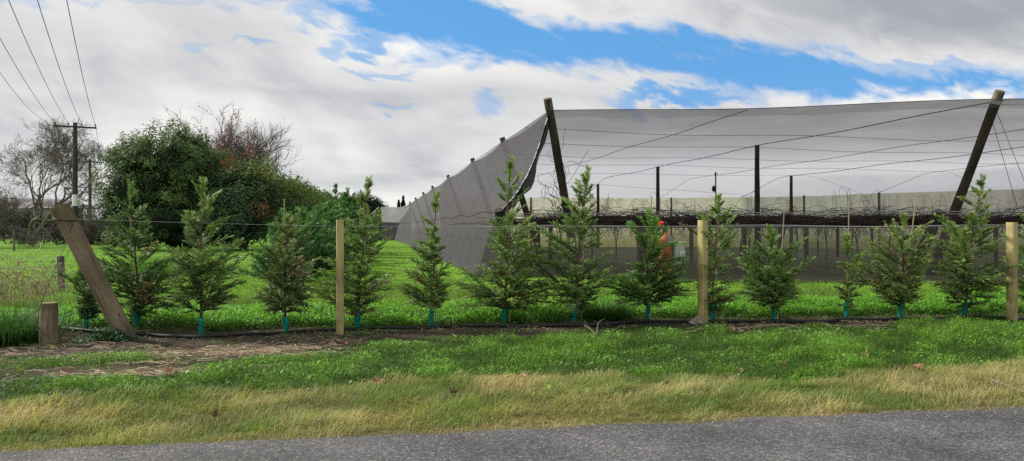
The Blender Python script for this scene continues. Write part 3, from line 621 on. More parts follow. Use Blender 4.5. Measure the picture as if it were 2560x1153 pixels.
# ------------------------------------------------------------------ conifers
def nrm(a): return a/(np.linalg.norm(a, axis=-1, keepdims=True)+1e-9)
def conifer(name, base, H, prof, bend, seed, label, cat, group, dens=1.0, nscale=1.0, dark=(.036, .074, .028), light=(.19, .285, .078), guard=True, brown=.04, crownlow=.2, tr=.022, lift=0.0, K=9, droop=.26, gcol=None):
    """young feathery conifer: whorled limbs, alternate sprays, narrow needle fans. prof = [(height, half width)]"""
    R = np.random.default_rng(seed); base = np.asarray(base, float)
    zs = np.array([p[0] for p in prof]); ws = np.array([p[1] for p in prof])
    o_ = np.argsort(zs); zs, ws = zs[o_], ws[o_]
    def axisp(z):
        t = np.clip(np.asarray(z)/H, 0, 1.05); return np.stack([bend[0]*t**1.5+.012*np.sin(t*9+seed), bend[1]*t**1.5+.012*np.sin(t*7+seed*2), np.asarray(z, float)+0*t], -1)
    root = empty(name, base, label, cat, group)
    wood = MB(); tz = np.linspace(-.05, H*.99, 16); wood.tube(axisp(tz), tr*(1-tz/H*.86)+.002, 8)
    limb = MB(); lc = np.asarray(dark)*.75+np.array([.018, .014, .006])
    # limbs
    grid = np.linspace(zs[0], zs[-1], 200); wgt = (np.interp(grid, zs, ws)+.06)*(1-.70*(grid-zs[0])/(zs[-1]-zs[0])); cdf = np.cumsum(wgt); cdf /= cdf[-1]
    nb = int(dens*(23+27*H*np.mean(ws)/.35)); lob = R.uniform(0, 6.28, 6)
    zt = np.interp((np.arange(nb)+R.random(nb))/nb, cdf, grid)
    O = []; D = []; LN = []; PN = []; CC = []
    az0 = R.random()*6
    for i in range(nb):
        z = zt[i]; rel = (z-zs[0])/(zs[-1]-zs[0]); wv = np.interp(z, zs, ws)
        Ln = max(.07, wv*R.uniform(.72, 1.38-.25*rel)); a = az0+i*2.4+R.normal(0, .35)
        Ln *= 1+.36*math.sin(a+lob[0]+z*1.6)*(1-.3*rel)+.22*math.sin(2*a+lob[1]+z*3.)
        if rel > .3 and math.sin(z*lob[2]*2.3+lob[3])+.8*math.sin(a+lob[4]) < -1.0: continue
        el = math.radians(20+36*rel+R.normal(0, 10)+lift)
        za = max(crownlow, z-Ln*math.sin(el)*.75)
        p0 = axisp(za); h_ = np.array([math.cos(a), math.sin(a), 0]); side = np.array([-math.sin(a), math.cos(a), 0])
        t = np.linspace(0, 1, 7); kk = R.normal(0, .12)
        pth = p0+h_*(Ln*t*math.cos(el*.6))[:, None]+side*(kk*Ln*t*t)[:, None]
        pth[:, 2] += Ln*math.sin(el)*(t*.9+.25*t*t)-droop*(1-rel)*Ln*t**2.2*.9
        limb.tube(pth, np.linspace(.005+.004*(1-rel), .0015, 7), 4, False, C=lc)
        ns = max(5, int((5+Ln/.032)*min(dens, 1.3)**.5))
        ts = np.linspace(.16 if Ln < .25 else .22, 1, ns); seg = np.clip((ts*6).astype(int), 0, 5)
        pos = pth[seg]+(pth[seg+1]-pth[seg])*(ts*6-seg)[:, None]; dr = nrm(pth[seg+1]-pth[seg])
        sgn = np.where(np.arange(ns) % 2 == 0, 1, -1); up = nrm(np.cross(np.cross(dr, [0, 0, 1.]), dr))
        sd = nrm(np.cross(dr, up)); roll = R.normal(0, .6-.25*rel, ns)[:, None]
        out = sd*sgn[:, None]*np.cos(roll)+up*np.sin(roll+.25)
        dd = nrm(dr*R.uniform(.65, 1.2, ns)[:, None]+out*R.uniform(.45, .95, ns)[:, None]+np.array([0, 0, .12*rel])); dd[-1] = dr[-1]
        ll = (.10+.12*R.random(ns))*(1.3-.75*ts)*nscale*np.clip(Ln/.26, .6, 1.25)*(1-.35*rel)
        ll[-1] *= 1.2
        O.append(pos); D.append(dd); LN.append(ll); PN.append(nrm(np.cross(dd, up)+1e-4))
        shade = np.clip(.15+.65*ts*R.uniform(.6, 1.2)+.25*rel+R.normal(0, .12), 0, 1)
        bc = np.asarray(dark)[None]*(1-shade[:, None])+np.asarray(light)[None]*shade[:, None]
        if R.random() < brown*(1.6-1.5*rel): bc = bc*.35+np.array([.15, .085, .045])*.65
        CC.append(bc)
    # leader plume
    for z in np.linspace(H*.86, H*.995, 10):
        for q in range(2):
            a = R.random()*6.28; O.append(axisp(z)[None]); D.append(nrm(np.array([[math.cos(a)*.55, math.sin(a)*.55, 1.]]))); LN.append(np.array([.05+.05*R.random()])*nscale); PN.append(np.array([[math.sin(a), -math.cos(a), 0.]])); CC.append(np.asarray(light)[None]*1.05)
    O = np.vstack(O); D = np.vstack(D); LN = np.concatenate(LN); PN = np.vstack(PN); CC = np.vstack(CC); S = len(O)
    N2 = nrm(np.cross(D, PN))
    fol = limb
    # spray stems as thin ribbons + needle fans
    tip = O+D*LN[:, None]-np.array([0, 0, 1])*(LN*.12)[:, None]
    wv_ = .0045*nscale
    V = np.stack([O-PN*wv_, O+PN*wv_, tip], 1).reshape(-1, 3); i3 = np.arange(S)[:, None]*3; fol.add(V, i3+[0, 1, 2], np.repeat(CC*.8, 3, 0))
    t = (np.arange(K)+.6)/K
    tt = np.clip(t[None]+R.normal(0, .05, (S, K)), 0, 1)
    b0 = O[:, None]+D[:, None]*(LN[:, None]*tt)[..., None]; b0[..., 2] -= LN[:, None]*.12*tt**2
    ang = R.uniform(0, 6.283, (S, K)); sg = np.where(np.arange(K) % 2 == 0, 1., -1.)[None]
    side = PN[:, None]*sg[..., None]+N2[:, None]*(np.sin(ang)*.35)[..., None]
    nd_ = nrm(D[:, None]*.9+side*R.uniform(.5, .85, (S, K))[..., None]-np.array([0, 0, .12]))
    nl = (.045+.030*R.random((S, K)))*nscale*(1.3-.85*tt)
    wd = nrm(np.cross(nd_, R.normal(0, 1, (S, K, 3))))*(.0066*nscale)
    e = b0+nd_*nl[..., None]+D[:, None]*(nl*.28)[..., None]
    V = np.stack([b0-wd, b0+wd, b0+nd_*(nl*.6)[..., None]+wd*.9, e, b0+nd_*(nl*.6)[..., None]-wd*.9], 2).reshape(-1, 3)
    idx = np.arange(S*K)[:, None]*5
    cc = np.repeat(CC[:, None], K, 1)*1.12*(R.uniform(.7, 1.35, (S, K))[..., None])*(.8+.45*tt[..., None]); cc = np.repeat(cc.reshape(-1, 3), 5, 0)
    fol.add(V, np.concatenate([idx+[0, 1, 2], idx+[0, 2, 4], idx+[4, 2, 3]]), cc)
    wood.build('trunk', M['bark'], root, True)
    fol.build('crown', M['needle'], root)
    if guard:
        gmb = MB(); hh = .25+.05*R.random(); n = 12; th = np.arange(n)*6.283/n; rows = []; ph = R.random()*3
        for z in (0.0, .06, hh*.5, hh*.8, hh):
            a_ = .034+.016*z/hh; b_ = .026+.008*z/hh
            x_ = a_*np.cos(th)*(1+.15*np.sin(3*th+z*20+seed)); y_ = b_*np.sin(th); cs, sn = math.cos(ph), math.sin(ph)
            rows.append(np.stack([x_*cs-y_*sn+axisp(z)[0], x_*sn+y_*cs+axisp(z)[1], np.full(n, z)+(z == hh)*.018*np.sin(th*2+seed)], -1))
        Vg = np.array(rows).reshape(-1, 3); i = np.arange(4)[:, None]*n; j = np.arange(n)[None]; j2 = (j+1) % n
        gmb.add(Vg, np.stack([i+j, i+j2, i+n+j2, i+n+j], -1).reshape(-1, 4)); gmb.build('guard_sleeve', M['guard'], root, True)
    return root
SAP = 'saplings planted along the black pipe'
def sapling(px, pyb, pyt, prof, label, seed, pxt=None, **kw):
    b = P(px, pyb); m_ = b[1]/F; b[2] = float(gz(b[0], b[1])); H = (pyb-pyt)*m_
    pr = [((pyb-y)*m_, w*m_) for y, w in prof]
    return conifer('sapling', b, H, pr, (((pxt or px)-px)*m_, 0.0), seed, label, 'sapling', SAP, crownlow=max(.15, pr[0][0]*.9), **kw)
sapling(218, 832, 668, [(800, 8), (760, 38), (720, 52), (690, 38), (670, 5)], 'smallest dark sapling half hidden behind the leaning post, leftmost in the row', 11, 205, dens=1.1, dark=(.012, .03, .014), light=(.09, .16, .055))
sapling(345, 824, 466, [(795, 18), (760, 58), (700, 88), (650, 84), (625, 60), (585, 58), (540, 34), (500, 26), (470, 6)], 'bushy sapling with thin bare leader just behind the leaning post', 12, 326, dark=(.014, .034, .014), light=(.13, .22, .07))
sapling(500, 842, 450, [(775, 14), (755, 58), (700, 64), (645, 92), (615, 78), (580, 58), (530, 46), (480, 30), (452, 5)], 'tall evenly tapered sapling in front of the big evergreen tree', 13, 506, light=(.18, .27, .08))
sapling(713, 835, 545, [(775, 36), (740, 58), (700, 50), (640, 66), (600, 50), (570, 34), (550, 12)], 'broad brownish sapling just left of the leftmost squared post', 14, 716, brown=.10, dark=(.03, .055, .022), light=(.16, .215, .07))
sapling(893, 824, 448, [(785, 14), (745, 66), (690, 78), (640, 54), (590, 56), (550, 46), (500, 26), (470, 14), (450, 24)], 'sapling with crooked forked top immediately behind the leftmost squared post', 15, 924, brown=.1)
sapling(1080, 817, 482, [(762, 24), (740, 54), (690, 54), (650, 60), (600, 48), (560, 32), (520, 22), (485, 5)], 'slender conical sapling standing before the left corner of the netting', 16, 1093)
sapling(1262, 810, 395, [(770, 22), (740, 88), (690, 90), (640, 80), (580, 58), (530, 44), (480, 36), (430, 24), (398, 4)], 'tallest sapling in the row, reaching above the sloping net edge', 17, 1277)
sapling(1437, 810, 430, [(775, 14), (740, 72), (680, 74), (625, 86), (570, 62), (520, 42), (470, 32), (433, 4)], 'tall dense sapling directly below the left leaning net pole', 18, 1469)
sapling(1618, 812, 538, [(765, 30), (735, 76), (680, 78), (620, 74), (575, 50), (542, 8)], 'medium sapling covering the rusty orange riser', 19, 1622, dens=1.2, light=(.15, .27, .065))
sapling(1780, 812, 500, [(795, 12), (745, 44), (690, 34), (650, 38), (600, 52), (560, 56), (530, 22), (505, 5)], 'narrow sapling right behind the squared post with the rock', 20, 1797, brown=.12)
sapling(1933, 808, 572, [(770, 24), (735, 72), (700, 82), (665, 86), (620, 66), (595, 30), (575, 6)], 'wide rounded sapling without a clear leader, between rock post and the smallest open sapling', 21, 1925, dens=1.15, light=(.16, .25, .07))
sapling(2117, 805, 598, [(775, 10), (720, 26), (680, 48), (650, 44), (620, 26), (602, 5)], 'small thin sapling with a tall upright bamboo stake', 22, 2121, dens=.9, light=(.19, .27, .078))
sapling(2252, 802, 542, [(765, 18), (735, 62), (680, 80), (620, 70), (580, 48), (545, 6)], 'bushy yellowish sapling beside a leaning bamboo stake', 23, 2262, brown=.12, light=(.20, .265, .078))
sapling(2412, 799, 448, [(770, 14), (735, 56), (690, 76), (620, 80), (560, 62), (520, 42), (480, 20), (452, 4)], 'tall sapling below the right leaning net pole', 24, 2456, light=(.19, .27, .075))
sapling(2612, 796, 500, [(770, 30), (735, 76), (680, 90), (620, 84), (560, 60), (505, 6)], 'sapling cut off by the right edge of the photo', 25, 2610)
# bamboo stakes
def stake(px, pyb, pxt, pyt, dd, label, r=.0075):
    b = P(px, pyb); b = b+np.array([0, dd, 0]); t = P(pxt, pyt, b[1]); b[2] = 0; mb = MB()
    pts = np.linspace(b-np.array([0, 0, .15]), t, 14); rr = np.full(14, r); rr[1::3] *= 1.18
    mb.tube(pts, rr, 7); return tag(mb.build('bamboo_stake', M['bamboo'], smooth=True), label, 'stake', 'bamboo stakes tied to saplings')
stake(340, 822, 324, 482, -.03, 'bamboo stake in the bushy sapling behind the leaning post')
stake(702, 825, 711, 497, .05, 'thin grey stake rising above the broad brownish sapling', .008)
stake(897, 820, 901, 474, .04, 'bamboo stake in the sapling with the crooked forked top')
stake(1088, 815, 1093, 478, .03, 'bamboo stake in the slender sapling before the net corner')
stake(1272, 808, 1283, 500, -.03, 'bamboo stake in the tallest sapling')
stake(1452, 808, 1462, 470, -.04, 'bamboo stake in the sapling below the left leaning pole')
stake(1626, 808, 1629, 490, .04, 'grey stake beside the sapling covering the orange riser')
stake(1784, 808, 1798, 488, -.04, 'bamboo stake in the narrow sapling behind the rock post')
stake(1945, 806, 1962, 505, .05, 'bamboo stake crossing the dark short post behind the rounded sapling')
stake(2115, 803, 2123, 490, -.03, 'tall upright bamboo stake in the small thin sapling', .008)
stake(2248, 800, 2291, 488, -.03, 'leaning bamboo stake in the bushy yellowish sapling', .008)
stake(2420, 797, 2443, 510, -.03, 'bamboo stake in the sapling below the right leaning pole')

# second row of young conifers running back along the grass track
R2 = 'young conifers in the row running back'
ordn = ['nearest', 'second nearest', 'third nearest', 'fourth nearest', 'fifth nearest', 'sixth nearest', 'seventh nearest', 'eighth nearest', 'ninth nearest', 'tenth nearest', 'eleventh nearest', 'farthest']
for i in range(12):
    d = 17.6+i*2.15+(i > 7)*(i-7)*1.2; X = -5.45-.158*(d-17.6)+.25*math.sin(i*2.1); H = (1.95, 2.05, 2.1, 2.2, 2.35, 2.4, 2.55, 2.7, 2.8, 3.6, 3.1, 3.2)[i]
    w = .62+.04*i
    b = np.array([X, d, float(gz(X, d))])
    conifer('young_conifer', b, H, [(.25, .2*w), (.45, .95*w), (H*.45, w), (H*.7, .75*w), (H*.88, .45*w), (H*.97, .12)], (.12*math.sin(i*3.), .1), 40+i,
            ordn[i]+' young conifer of the row running back along the grass track', 'conifer', R2, dens=1.0, nscale=1.45+.05*i, K=8, lift=8, dark=(.024, .065, .028), light=(.10, .205, .068), droop=.2, guard=i < 4, brown=.03)
q = P(729, 722); roundpost('row_post', q, P(728, 541, q[1]), .055, .052, [M['post_new'], M['post_end']], 'pale timber post among the row of conifers running back', 'fence post')
q = P(738, 762); roundpost('short_row_post', q, P(738, 700, q[1]), .10, .10, [M['post_grey'], M['post_end']], 'short round grey post at the near end of the conifer row', 'fence post')

# ------------------------------------------------------------------ netting structure
ZT = 5.25
def rp(X0, d): return np.array([X0-.19*d, d])
XS = [5.6, 11.4, 17.15, 23.3, 29.5, 35.7, 42.0]                     # depth cables: side row, mid-bay, row, ...
def front_d(X): return 23.4-.163*(X-1.15)
def back_d(X0): return float(np.interp(X0, [5.6, 24, 30, 36, 42], [60, 60, 59, 52, 45]))
def front_of(X0):
    d = 23.0
    for _ in range(20): d = front_d(X0-.19*d)
    return d
roof = MB(); G = []
TS = np.linspace(0, 1, 46)
for X0 in np.linspace(XS[0], XS[-1], 49):
    f0, b0 = front_of(X0), back_d(X0)
    bay = (X0-XS[0])/(XS[2]-XS[0]); sag = .10*math.sin(math.pi*(bay % 1))**2
    row = []
    for t in TS:
        d = f0+(b0-f0)*t; x, y = rp(X0, d)
        dp = (d-23)/9.8; s2 = .06*math.sin(math.pi*(dp % 1))**2
        z = ZT-sag*(1-.3*t)-s2*(.5+.5*min(1, (X0-5.6)/6))*min(1, t*8) 
        z -= 1.2*max(0, (t-.86)/.14)
        row.append([x, y, z])
    G.append(row)
RC = np.linspace(0, 1, 46)[None, :]*np.ones((49, 1)); RC = .48+1.02*sstep(0, .7, RC); roof.grid(np.array(G), RC[..., None]*np.array([1, 1, 1.02]))  # roof glow painted into the cloth colour, dim at the front, brighter behind
netroot = empty('orchard_netting', (KT[0], KT[1], 0), 'large grey shade cloth canopy stretched on leaning poles over the orchard', 'netting')
NB = np.array([KT[0], KT[1], 0])
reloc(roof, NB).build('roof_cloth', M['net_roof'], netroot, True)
# hem along the front edge
hem = MB(); HG = []
xs_ = np.linspace(XS[0], XS[-1], 140)
for k, dzz in enumerate((0.012, -.10, -.22)):
    row = []
    for X0 in xs_:
        f0 = front_of(X0)-.01; x, y = rp(X0, f0); bay = (X0-XS[0])/(XS[2]-XS[0]); sag = .10*math.sin(math.pi*(bay % 1))**2
        row.append([x, y, ZT-sag+dzz*(1 if k < 2 else .8+.5*float(fbm(X0*1.2, 3, 3)))])
    HG.append(row)
hem.grid(np.array(HG)); reloc(hem, NB).build('hem', M['net_skirt'], netroot, True)
fc = MB(); fc.tube(np.array(HG[0]), .013, 5); reloc(fc, NB).build('edge_cable', M['cable'], netroot)
def rz_at(X0, d):
    bay = (X0-XS[0])/(XS[2]-XS[0]); sag = .10*math.sin(math.pi*(bay % 1))**2
    f0, b0 = front_of(X0), back_d(X0); t = (d-f0)/(b0-f0); dp = (d-23)/9.8
    return ZT-sag*(1-.3*t)-.06*math.sin(math.pi*(dp % 1))**2*(.5+.5*min(1, (X0-5.6)/6))*min(1, max(0, t)*8)-1.2*max(0, (t-.86)/.14)
for X0 in XS[1:]:
    f0, b0 = front_of(X0), back_d(X0); mb = MB(); row = []
    for d in np.linspace(f0, b0, 46): x, y = rp(X0+(.95*max(0, 1-(d-f0)/(32.5-f0)) if X0 == XS[2] else 0), d); row.append([x, y, rz_at(X0, d)-.03])
    mb.tube(np.array(row), .016 if X0 in (XS[2], XS[4]) else .012, 5); reloc(mb, NB).build('roof_cable', M['cable'], netroot)
for d0 in (27, 31.6, 36.2, 41.2, 47.5, 54.):
    mb = MB(); row = []
    for X0 in np.linspace(XS[0], XS[-1], 60):
        # cross wires run square to the depth cables
        s = (X0-XS[0]); d = d0+.19*(s*.965)
        if d > back_d(X0): break
        if d < front_of(X0): continue
        x, y = rp(X0, d); row.append([x, y, rz_at(X0, d)-.02])
    if len(row) > 3: mb.tube(np.array(row), .0085, 5); reloc(mb, NB).build('cross_wire', M['greywire'], netroot)
# side cloth: from the ridge down to the head of the side skirt
SD = np.concatenate([np.linspace(23.4, 60, 190), np.linspace(60.5, 125, 90)])
ridge_d = [23.4, 31.6, 41.0, 54.0, 68.0, 80.0, 94.0, 108.0, 125.0]
def ridge(d):
    k = max(i for i in range(len(ridge_d)) if ridge_d[i] <= d+1e-6); k = min(k, len(ridge_d)-2); t = (d-ridge_d[k])/(ridge_d[k+1]-ridge_d[k])
    x, y = rp(5.6, d); return np.array([x, y, ZT-.02-.17*math.sin(math.pi*t)*(1 if k else .8)])
def eave(d): return np.array([-.48-.19*(d-23.4)-2.6*max(0, (d-70)/55)**1.5, d+.1, 2.08-.05*math.sin(d*.9)])
sidec = MB(); G = []
for k, d in enumerate(SD):
    a_, b_ = ridge(d), eave(d); row = []
    for j, t in enumerate(np.linspace(0, 1, 30)):
        p = a_*(1-t)+b_*t; first = math.exp(-(d-23.4)/1.6)
        p = p+np.array([.10*first, 0, -.40*first-.10])*math.sin(math.pi*t)
        fold = .035*math.sin(d*2.1+3*t+2*float(fbm(d*.3, t*2, 2)))*math.sin(math.pi*t)+.10*(float(fbm(d*.55+t*2.5, t*1.5+2, 3))-.5)*math.sin(math.pi*t); p = p+fold*np.array([-.8, -.1, .55]); row.append(p)
    G.append(row)
SG = np.array(G); sidec.grid(SG); reloc(sidec, NB).build('side_cloth', M['net_side'], netroot, True)
edge_pts = SG[0][np.linspace(0, 29, 18).astype(int)]
mb = MB(); mb.tube(SG[-1], .09, 5); reloc(mb, NB).build('far_edge_rope', M['rope'], netroot)
bun = MB(); eg = np.array([p+np.array([.03, -.02, -.02-.10*math.sin(i*1.3)**2*.4]) for i, p in enumerate(edge_pts)])
wdt = np.array([.03+.10*math.sin(math.pi*i/17)**1.0*(.6+.4*math.sin(i*.9)) for i in range(18)])
bun.grid(np.array([eg, eg+np.stack([wdt*.9, 0*wdt, -wdt*1.0], -1), eg+np.stack([wdt*1.4, 0*wdt+.05, -wdt*2.1], -1)])); bun.tube(eg, .028, 6)
reloc(bun, NB).build('gathered_edge', M['net_black'], netroot, True)
for i in (1, 4, 5, 7, 8, 10, 11, 12, 16):
    a_, b_ = eg[i], eg[i]+(eg[min(i+1, 17)]-eg[i])*.72; cb_ = MB(); cb_.tube(np.array([a_, b_])+np.array([-.02, -.035, .01]), .017, 7); reloc(cb_, NB).build('edge_clip', M['clip'], netroot, True)
# side skirt and front skirt
sk = MB(); G = []
for d in SD[::2]:
    a_ = eave(d); b_ = np.array([-1.12-.19*(d-23.5)-2.0*max(0, (d-70)/55)**1.5, d-.25, 0.0]); b_[2] = float(gz(b_[0], b_[1]))+.02; wv = .07*math.sin(d*2.3)
    G.append([a_*(1-t)+b_*t+np.array([wv*math.sin(math.pi*t), 0, 0]) for t in np.linspace(0, 1, 8)])
sk.grid(np.array(G)); reloc(sk, NB).build('side_skirt', M['net_side'], netroot, True)
seam = MB()
for zf in (0.0, .42):
    pts = np.array([np.array(r[0])*(1-zf)+np.array(r[-1])*zf+np.array([-.03, 0, 0]) for r in G]); seam.tube(pts, .012 if zf == 0 else .008, 5)
reloc(seam, NB).build('seam_cord', M['cable'], netroot)
fs = MB(); G = []
FX = np.linspace(-1.12, 26, 110)
for X in FX:
    d = skirt_front(X); zb = float(gz(X, d)); top = 1.58+.02*math.sin(X*1.1)
    G.append([[X+.25*(1-t)*0, d-.15*(1-t)+.03*math.sin(X*3+t*2), zb+.03+(top-zb)*(1-t)] for t in np.linspace(0, 1, 9)])
GF = np.array(G); fs.grid(GF); reloc(fs, NB).build('front_skirt', M['net_skirt'], netroot, True)
mb = MB(); mb.tube(GF[:, -1]+np.array([0, -.03, .0]), .035, 6); reloc(mb, NB).build('skirt_weight', M['hose'], netroot)
mb = MB(); mb.tube(GF[:, 0], .008, 5); reloc(mb, NB).build('skirt_wire', M['wire'], netroot)
# corner panel between the side skirt and the first front post
cp = MB(); a0, a1_ = eave(23.4), np.array([-1.12, 23.2, .05]); b0_, b1_ = np.array([.05, 22.95, 2.08]), np.array([-.2, 23.07, .05])
cp.grid(np.array([[a0*(1-s)*(1-t)+b0_*s*(1-t)+a1_*(1-s)*t+b1_*s*t for t in np.linspace(0, 1, 6)] for s in np.linspace(0, 1, 4)])); reloc(cp, NB).build('corner_panel', M['net_side'], netroot, True)
# back wall of beige cloth
bw = MB(); G = []
for X0 in np.linspace(XS[0]-.0, XS[-1], 70):
    d = back_d(X0); x, y = rp(X0, d); zt = rz_at(X0, d)
    G.append([[x, y+.03, zt*(1-t)] for t in np.linspace(0, 1, 10)])
bw.grid(np.array(G)); reloc(bw, NB).build('back_cloth', M['net_wall'], netroot, True)
# tall leaning poles
NP = 'tall netting poles'
TPM = [M['pole_dark'], M['pole_top']]
def tallpole(b, t, r, label, bandcol=True):
    o = roundpost('netting_pole', b, t, r*1.08, r*.94, TPM, label, 'pole', NP, n=20); return o
b1p, t1p = np.array([2.25, 25.4, 0.]), np.array([1.12, 23.3, 5.62]); tallpole(b1p, t1p, .135, 'tall dark pole leaning at the left corner of the canopy, bare top above the cloth')
b2p, t2p = np.array([13.75, 24.3, 0.]), np.array([14.08, 21.35, 5.50]); tallpole(b2p, t2p, .135, 'tall dark pole leaning at the right of the canopy with white rope at its top')
capm = MB()
for (b, t) in ((b1p, t1p), (b2p, t2p)):
    dd = (t-b)/np.linalg.norm(t-b)
# paler bare tops as sleeves of weathered wood belong to each pole
for nm, (b, t) in zip((0, 1), ((b1p, t1p), (b2p, t2p))):
    dd = (t-b)/np.linalg.norm(t-b); mb = MB(); n = 20
    mb.tube(np.array([t-dd*.36, t-dd*.2, t+dd*.004]), [.1335, .133, .131], n); po = [o for o in bpy.data.objects if o.name.startswith('netting_pole')][nm]
    o = mb.build('bare_top', M['pole_top'], None, True); o.parent = po; o.matrix_parent_inverse = (Matrix.Translation(po.location) @ po.rotation_euler.to_matrix().to_4x4()).inverted()
rope = MB(); dd = (t2p-b2p)/np.linalg.norm(t2p-b2p); c = t2p-dd*.33
a1 = nrm(np.cross(dd, [0, 1, 0])); b1 = np.cross(dd, a1)
for k in range(4):
    rope.tube(np.array([c+dd*(.03*k-.02)+.150*(a1*math.cos(t)+b1*math.sin(t)) for t in np.linspace(0, 6.283, 20)]), .013, 6)
rope.tube(np.array([c, c+np.array([.25, .3, -.03]), c+np.array([.9, -.1, -.1])]), .010, 5)
tag(rope.build('rope_lashing', M['rope'], smooth=True), 'white rope lashing wound round the top of the right leaning pole', 'rope')
mb = MB()
mb.tube(np.array([t2p-dd*.45, np.array([16.2, 22.6, 1.6])]), .008, 5); mb.tube(np.array([t2p-dd*.75, np.array([15.6, 22.6, 1.6])]), .008, 5)
tag(mb.build('guy_wire', M['cable']), 'pair of thin guy wires running down from the right leaning pole', 'wire')
# side row poles (leaning outwards), tops just through the ridge
for i, d in enumerate(ridge_d[1:-1]):
    x, y = rp(5.6, d); t_ = np.array([x-.02, y, ZT+.16]); b_ = np.array([x+1.75, y+.35, 0.])
    tallpole(b_, t_, .13, ['second', 'third', 'fourth', 'fifth', 'sixth', 'seventh', 'eighth'][i]+' pole back along the side ridge, its tip poking through the cloth')
# upright inner posts
IP = 'upright inner posts of the canopy'
for (X0, ds, nm) in ((17.15, (32.9, 44.3, 56.), ('nearest thick upright post', 'second nearest thick upright post', 'third upright post, small')), (29.5, (52.0,), ('upright post',))):
    for d, l_ in zip(ds, nm):
        x, y = rp(X0, d); z = rz_at(X0, d)-.02
        roundpost('inner_post', (x, y, 0), (x, y, z), .125, .105, TPM, l_+(' under the canopy row from the right leaning pole' if X0 < 20 else ' under the canopy between the two leaning poles, above the dark short post'), 'post', IP, n=12)
for k, (px, l_) in enumerate(((1327, 'leftmost'), (1676, 'second'), (2007, 'third'), (2195, 'fourth'))):
    # posts of the beige rear wall
    best = min(np.linspace(5, 43, 400), key=lambda X0: abs(CX+F*(X0-.19*back_d(X0))/back_d(X0)-px)); d = back_d(best)-.15; x, y = rp(best, d)
    roundpost('wall_post', (x, y, 0), (x, y, rz_at(best, d)+.03), .09, .08, [M['post_grey'], M['post_end']], l_+' grey post along the beige rear cloth wall from the left', 'post', 'posts of the rear cloth wall', n=10)
# short black posts along the front
SHP = 'short black posts along the front of the orchard'
M['tar'] = vmat('black_wrapped_post', [(.3, (.008, .008, .009)), (.6, (.02, .019, .019)), (.8, (.04, .038, .036))], 14, (4, 4, .6), .9, .5)
for (pb, pt, db, dt, r_, l_) in (((1292, 690), (1247, 525), 24.2, 23.15, .16, 'thick black post at the net corner where the gathered edge ends'), ((1610, 690), (1603, 538), 24.0, 23.0, .19, 'stout black post behind the sapling with the orange riser'),
                             ((1918, 690), (1966, 533), 23.4, 22.3, .13, 'slim black post leaning right behind the rounded sapling'), ((2268, 690), (2352, 530), 22.9, 21.6, .17, 'thick black post leaning right beside the right tall pole')):
    b = P(pb[0], pb[1], db); b[2] = 0; t = P(pt[0], pt[1], dt)
    roundpost('short_post', b, t, r_, r_*.97, [M['tar'], M['pole_dark']], l_, 'post', SHP, n=14, wob=.012)

# ------------------------------------------------------------------ vines on the pergola
vc = MB(); Rv = np.random.default_rng(5)
def cane(p, a, ln, r, zamp, up=0.0, k=7):
    t = np.linspace(0, 1, k); ph = Rv.random(3)*6
    x = p[0]+np.cos(a)*ln*t+.12*ln*np.sin(t*4+ph[0]); y = p[1]+np.sin(a)*ln*t+.10*ln*np.sin(t*5+ph[1]); z = p[2]+zamp*np.sin(t*5+ph[2])+up*np.sin(t*math.pi*Rv.uniform(.55, 1))
    vc.tube(np.stack([x, y, z], -1), np.linspace(r, r*.45, k), 3, False)
def vine_xy(front=False):
    while True:
        d = 24.2+Rv.random()**2.0*(33 if not front else 8); X = Rv.uniform(-.5, .78)*d
        if X+.19*d > 6.0 and X < 30 and d < back_d(X+.19*d)-1: return X, d
for i in range(2900):
    X, d = vine_xy(); cane((X, d, 1.62+.28*Rv.random()**1.4), Rv.choice([0, math.pi])+Rv.normal(0, .5) if Rv.random() < .75 else Rv.random()*6.28, Rv.uniform(1, 3), Rv.uniform(.012, .024), .06)
for i in range(520):
    X, d = vine_xy(True); cane((X, d, 1.80+.1*Rv.random()), Rv.random()*6.28, Rv.uniform(.8, 2.4), Rv.uniform(.008, .013), .05, Rv.uniform(.1, .42))
for i in range(70):
    X, d = vine_xy(True); cane((X, d, 1.85), Rv.random()*6.28, Rv.uniform(.4, 1.2), .008, .04, Rv.uniform(.4, 1.0))
for i in range(650):
    X, d = vine_xy(True); cane((X, d, 1.62), Rv.random()*6.28, Rv.uniform(.2, .6), .007, .03, -Rv.uniform(.1, .5))
# a few curled dead leaves still on the canes
n = 260; pts = np.array([vine_xy(True) for _ in range(n)]); leaflets(vc, pts[:, 0], pts[:, 1], 1.55+.5*Rv.random(n), .03+.03*Rv.random(n), np.full((n, 3), .8), 1.0)
tag(vc.build('vine_canopy', M['cane']), kind='stuff')
# training wires above the canopy
tw = MB()
for z, dd_ in ((2.02, .3), (1.98, 1.4)):
    tw.tube(np.array([[X, skirt_front(X)+.6+dd_, z-.02*math.sin(X)] for X in np.linspace(-.3, 26, 40)]), .007, 4)
tag(tw.build('training_wire', M['wire']), 'pair of thin wires stretched along the top of the dark vine canopy', 'wire')
